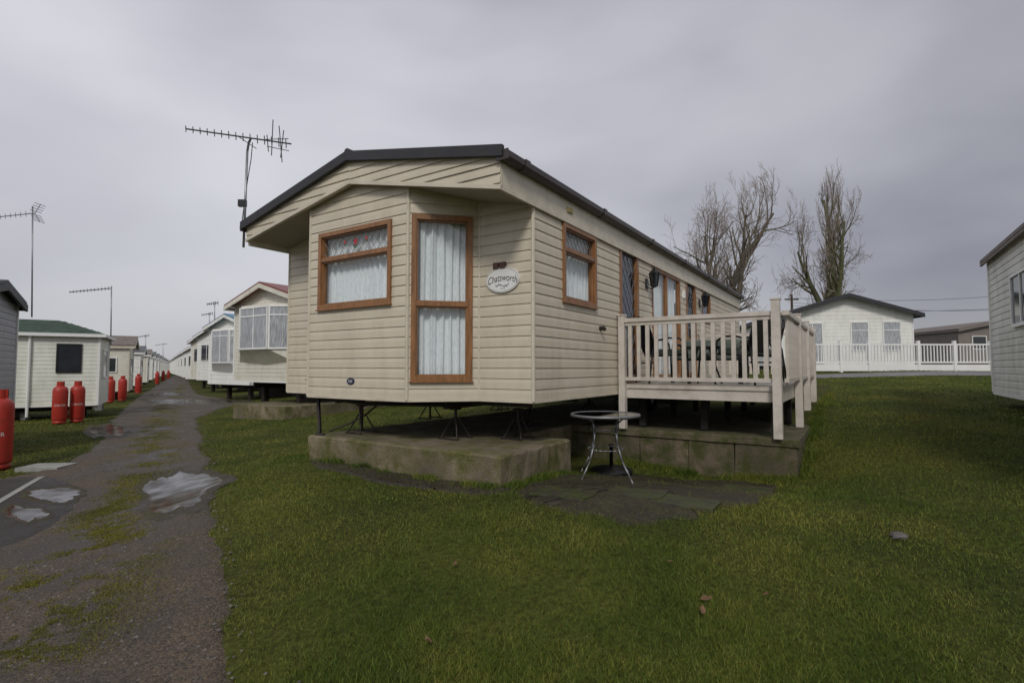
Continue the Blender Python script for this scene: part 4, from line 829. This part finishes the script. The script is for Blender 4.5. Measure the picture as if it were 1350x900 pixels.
# ================================================================= trees
def tree(px,Y,H,hw,label,bark,seed,nlead,low):
    rnd=random.Random(seed); x=(px-675)/F_PX*Y; t=thing('bare_tree',label,'tree',(x,Y,t1(x,Y)-.1)); t['group']='bare trees behind the lodge'
    lim=MB(); tw=MB(); br=MB(); segs=[]
    def grow(p,d,L,r,lev,n,up_):
        q=p; pts=[(p,r)]; dd=d.copy(); end=(.80,.22,.30,.4,.5,.6,.8)[lev]
        for i in range(n):
            dd=(dd+Vector((rnd.gauss(0,.13),rnd.gauss(0,.13),rnd.gauss(0,.05)+up_))).normalized()
            q=q+dd*(L/n); pts.append((q,r*(1-(1-end)*(i+1)/n)))
        segs.append((lev,pts))
        if lev>=5: return
        def pick(f): j=min(n-1,int(f*n)); u=f*n-j; return pts[j][0].lerp(pts[j+1][0],u),pts[j][1],(pts[j+1][0]-pts[j][0]).normalized()
        def side(base,el):
            az=rnd.uniform(0,math.tau); sd=base.cross(Vector((math.cos(az),math.sin(az),.2))).normalized(); return (base*math.cos(el)+sd*math.sin(el)).normalized()
        if lev==0:
            for k in range(nlead):
                az=k*math.tau/nlead+rnd.uniform(-.4,.4); el=rnd.uniform(.40,.80) if k else .08
                p2,r2,_=pick(rnd.uniform(.55,1) if k else 1); grow(p2,Vector((math.sin(el)*math.cos(az),math.sin(el)*math.sin(az),math.cos(el))),(H*(1-low))*rnd.uniform(.84,.98)*(1-.40*el),r2*(rnd.uniform(.55,.70) if k else .85),1,9,.055)
        elif lev==1:
            for k in range(10):
                f=.20+.78*k/9+rnd.uniform(-.03,.03); f=min(.98,f); p2,r2,b_=pick(f); grow(p2,side(b_,rnd.uniform(.6,1.1)),H*(.05+.19*math.sin(math.pi*min(1,.2+.72*(1-f)))),r2*rnd.uniform(.4,.58),2,5,.07)
        else:
            nc={2:5,3:4,4:3}[lev]
            for k in range(nc):
                f=.25+.75*(k+rnd.random()*.6)/nc; f=min(.99,f); p2,r2,b_=pick(f); grow(p2,side(b_,rnd.uniform(.4,.9)),L*rnd.uniform(.42,.66),r2*rnd.uniform(.45,.65),lev+1,3 if lev<4 else 2,.05)
    grow(Vector((0,0,0)),Vector((rnd.uniform(-.04,.04),0,1)),H*low,H*.034,0,4,.0)
    tips=np.array([tuple(s[1][-1][0]) for s in segs if s[0]>=4]); top=np.percentile(tips[:,2],99.8); s=H/top
    mx_=np.median(tips[:,0]); my_=np.median(tips[:,1]); wx=np.percentile(np.abs(tips[:,0]-mx_),96); wy=np.percentile(np.abs(tips[:,1]-my_),96); mz=np.median(tips[:,2])
    kx=hw/wx; ky=hw/wy
    def tr(v):
        f=v.z/mz; u=v.z/top; g=1.0-.34*max(0,(u-.6)/.4)**1.5
        return Vector(((v.x-mx_*f)*kx*g,(v.y-my_*f)*ky*g,v.z*s))
    for lev,pts in segs:
        M_=lim if lev==0 else br if lev<3 else tw; n=8 if lev==0 else 5 if lev<3 else 3
        for i in range(len(pts)-1): M_.tube(tr(pts[i][0]),tr(pts[i+1][0]),max(pts[i][1],.009),max(pts[i+1][1],.008),n=n,cap=False)
    lim.build('trunk',bark,t,True); br.build('limbs',bark,t,True); tw.build('crown','twig',t)
tree(956,42,16.7,4.7,'wide bare tree left of its twin, directly behind the caravan roof end','bark',5,5,.19)
tree(1096,42,16.9,3.0,'narrower bare tree with mossy green limbs behind the white lodge','barkivy',21,4,.24)
pA=thing('utility_pole','dark wooden utility pole behind the white lodge','pole',(24.6,46,1.3)); MB().tube((0,0,0),(0,0,6.6),.13,.1,n=8).build('shaft','wood',pA); MB().box(-.6,.6,-.06,.06,6.1,6.22).build('crossarm','wood',pA)
for i,(ya,yb) in enumerate(((393,381),(399,404),(403,400))):
    a=at(1046,ya,46); c=at(1420,yb,40); pts=[a.lerp(c,k/16)-Vector((0,0,.5*math.sin(math.pi*k/16))) for k in range(17)]
    o=MB().path(pts,.014,4).build('overhead_cable','black'); tag(o,['overhead cable above the lodge roof, highest of three','overhead cable above the lodge roof, middle of three','overhead cable just above the brown caravan, lowest of three'][i],'cable')
# ================================================================= small things
p=gp(62,616); o=MB().xy([(-.32,-.2),(.3,-.22),(.33,.2),(-.3,.22)],-.05,.035).build('inspection_cover','plate'); o.location=p; o.rotation_euler=(0,0,.1); tag(o,'pale rectangular inspection cover in the grass near the left edge','cover')
p=gp(130,541); t=thing('service_post','white service post by the green roofed caravan','post',tuple(p)); MB().box(-.1,.1,-.08,.08,0,1.05).build('cabinet','trimwhite',t); MB().tube((.16,0,0),(.16,0,.9),.025,n=8).tube((.16,0,.9),(.0,0,1.1),.02,n=8).build('pipe','galv',t)
p=gp(33,553); t=thing('standpipe','grey standpipe beside the nearest left caravan','standpipe',tuple(p)); MB().tube((0,0,0),(0,0,.6),.03,n=8).tube((0,0,.55),(.12,0,.55),.018,n=8).tube((.12,0,.55),(.12,0,.48),.015,n=8).build('pipe','galv',t); MB().box(-.09,.09,-.09,.09,0,.2).build('plinth','plate',t)
for i,(px,py,lb) in enumerate(((600,748,'curled dead brown leaf on the lawn left of centre'),(925,812,'dead brown leaf on the lawn in the lower right'),(565,852,'dead brown leaf on the lawn near the bottom centre'),(885,745,'small dead leaf on the lawn below the paved patch'),(1010,790,'dead leaf on the lawn right of the centre bottom'),(930,795,'tiny dead leaf just above the lower right leaf'))):
    p=gp(px,py); m_=MB(); s=.022+.010*(i%2); m_.add([(-s,0,.0),(-s*.3,s*.55,.02),(s*.6,s*.5,.012),(s*1.1,0,.03),(s*.5,-s*.5,.022),(-s*.4,-s*.5,.008),(0,0,.004)],[(0,6,1),(1,6,2),(2,6,3),(3,6,4),(4,6,5),(5,6,0)])
    o=m_.build('dead_leaf','leaf'); o.location=(p.x,p.y,p.z+.02); o.rotation_euler=(.3,.2,i*1.3); tag(o,lb,'leaf')
p=gp(1184,708); m_=MB(); m_.lathe([(.005,0),(.05,.0),(.062,.018),(.04,.038),(.005,.042)],n=7); m_.v=[(a*random.uniform(.85,1.2),b_*random.uniform(.6,.9),c) for a,b_,c in m_.v]; o=m_.build('grey_stone','stone'); o.location=(p.x,p.y,p.z-.004); tag(o,'single grey stone lying on the lawn at right','stone')
# ================================================================= sky, light
w=bpy.data.worlds.new('World'); scene.world=w; w.use_nodes=True; N=w.node_tree.nodes; L=w.node_tree.links; bg=N['Background']
SE=R(40); SA=R(205)
sky=N.new('ShaderNodeTexSky'); sky.sky_type='NISHITA'; sky.sun_disc=False; sky.sun_elevation=SE; sky.sun_rotation=SA
sm=N.new('ShaderNodeMixRGB'); sm.blend_type='MULTIPLY'; sm.inputs[0].default_value=1; sm.inputs[2].default_value=(.08,.08,.08,1); L.new(sky.outputs[0],sm.inputs[1])
tc=N.new('ShaderNodeTexCoord'); mp=N.new('ShaderNodeMapping'); mp.inputs['Scale'].default_value=(1,1,2.2); mp.inputs['Location'].default_value=(.3,.1,.2); L.new(tc.outputs['Generated'],mp.inputs[0])
n1=N.new('ShaderNodeTexNoise'); n1.inputs['Scale'].default_value=1.6; n1.inputs['Detail'].default_value=4.5; n1.inputs['Roughness'].default_value=.42; n1.inputs['Distortion'].default_value=.2; L.new(mp.outputs[0],n1.inputs[0])
r1=N.new('ShaderNodeValToRGB'); e=r1.color_ramp.elements; e[0].position=.30; e[0].color=(.37,.37,.43,1); e[1].position=.72; e[1].color=(.70,.705,.745,1); x=e.new(.5); x.color=(.57,.57,.62,1); L.new(n1.outputs[0],r1.inputs[0])
sx=N.new('ShaderNodeSeparateXYZ'); L.new(tc.outputs['Generated'],sx.inputs[0])
mr=N.new('ShaderNodeMapRange'); mr.inputs[1].default_value=0; mr.inputs[2].default_value=.4; mr.inputs[3].default_value=.80; mr.inputs[4].default_value=1.04; L.new(sx.outputs[2],mr.inputs[0])
mr2=N.new('ShaderNodeMapRange'); mr2.inputs[1].default_value=-.2; mr2.inputs[2].default_value=.7; mr2.inputs[3].default_value=1.04; mr2.inputs[4].default_value=.76; L.new(sx.outputs[0],mr2.inputs[0])
mu=N.new('ShaderNodeMath'); mu.operation='MULTIPLY'; L.new(mr.outputs[0],mu.inputs[0]); L.new(mr2.outputs[0],mu.inputs[1])
mm=N.new('ShaderNodeVectorMath'); mm.operation='SCALE'; L.new(r1.outputs[0],mm.inputs[0]); L.new(mu.outputs[0],mm.inputs['Scale'])
mx=N.new('ShaderNodeMixRGB'); mx.inputs[0].default_value=.10; L.new(mm.outputs[0],mx.inputs[1]); L.new(sm.outputs[0],mx.inputs[2]); L.new(mx.outputs[0],bg.inputs[0]); bg.inputs[1].default_value=1.0
sl=bpy.data.lights.new('sun','SUN'); sl.energy=1.5; sl.angle=R(12); sl.color=(1,.96,.89); so=bpy.data.objects.new('sun',sl); col.objects.link(so)
src=Vector((-.10,-1,.0)).normalized()*math.cos(SE)+Vector((0,0,math.sin(SE))); so.rotation_euler=src.to_track_quat('Z','Y').to_euler(); so.location=(0,-5,10)
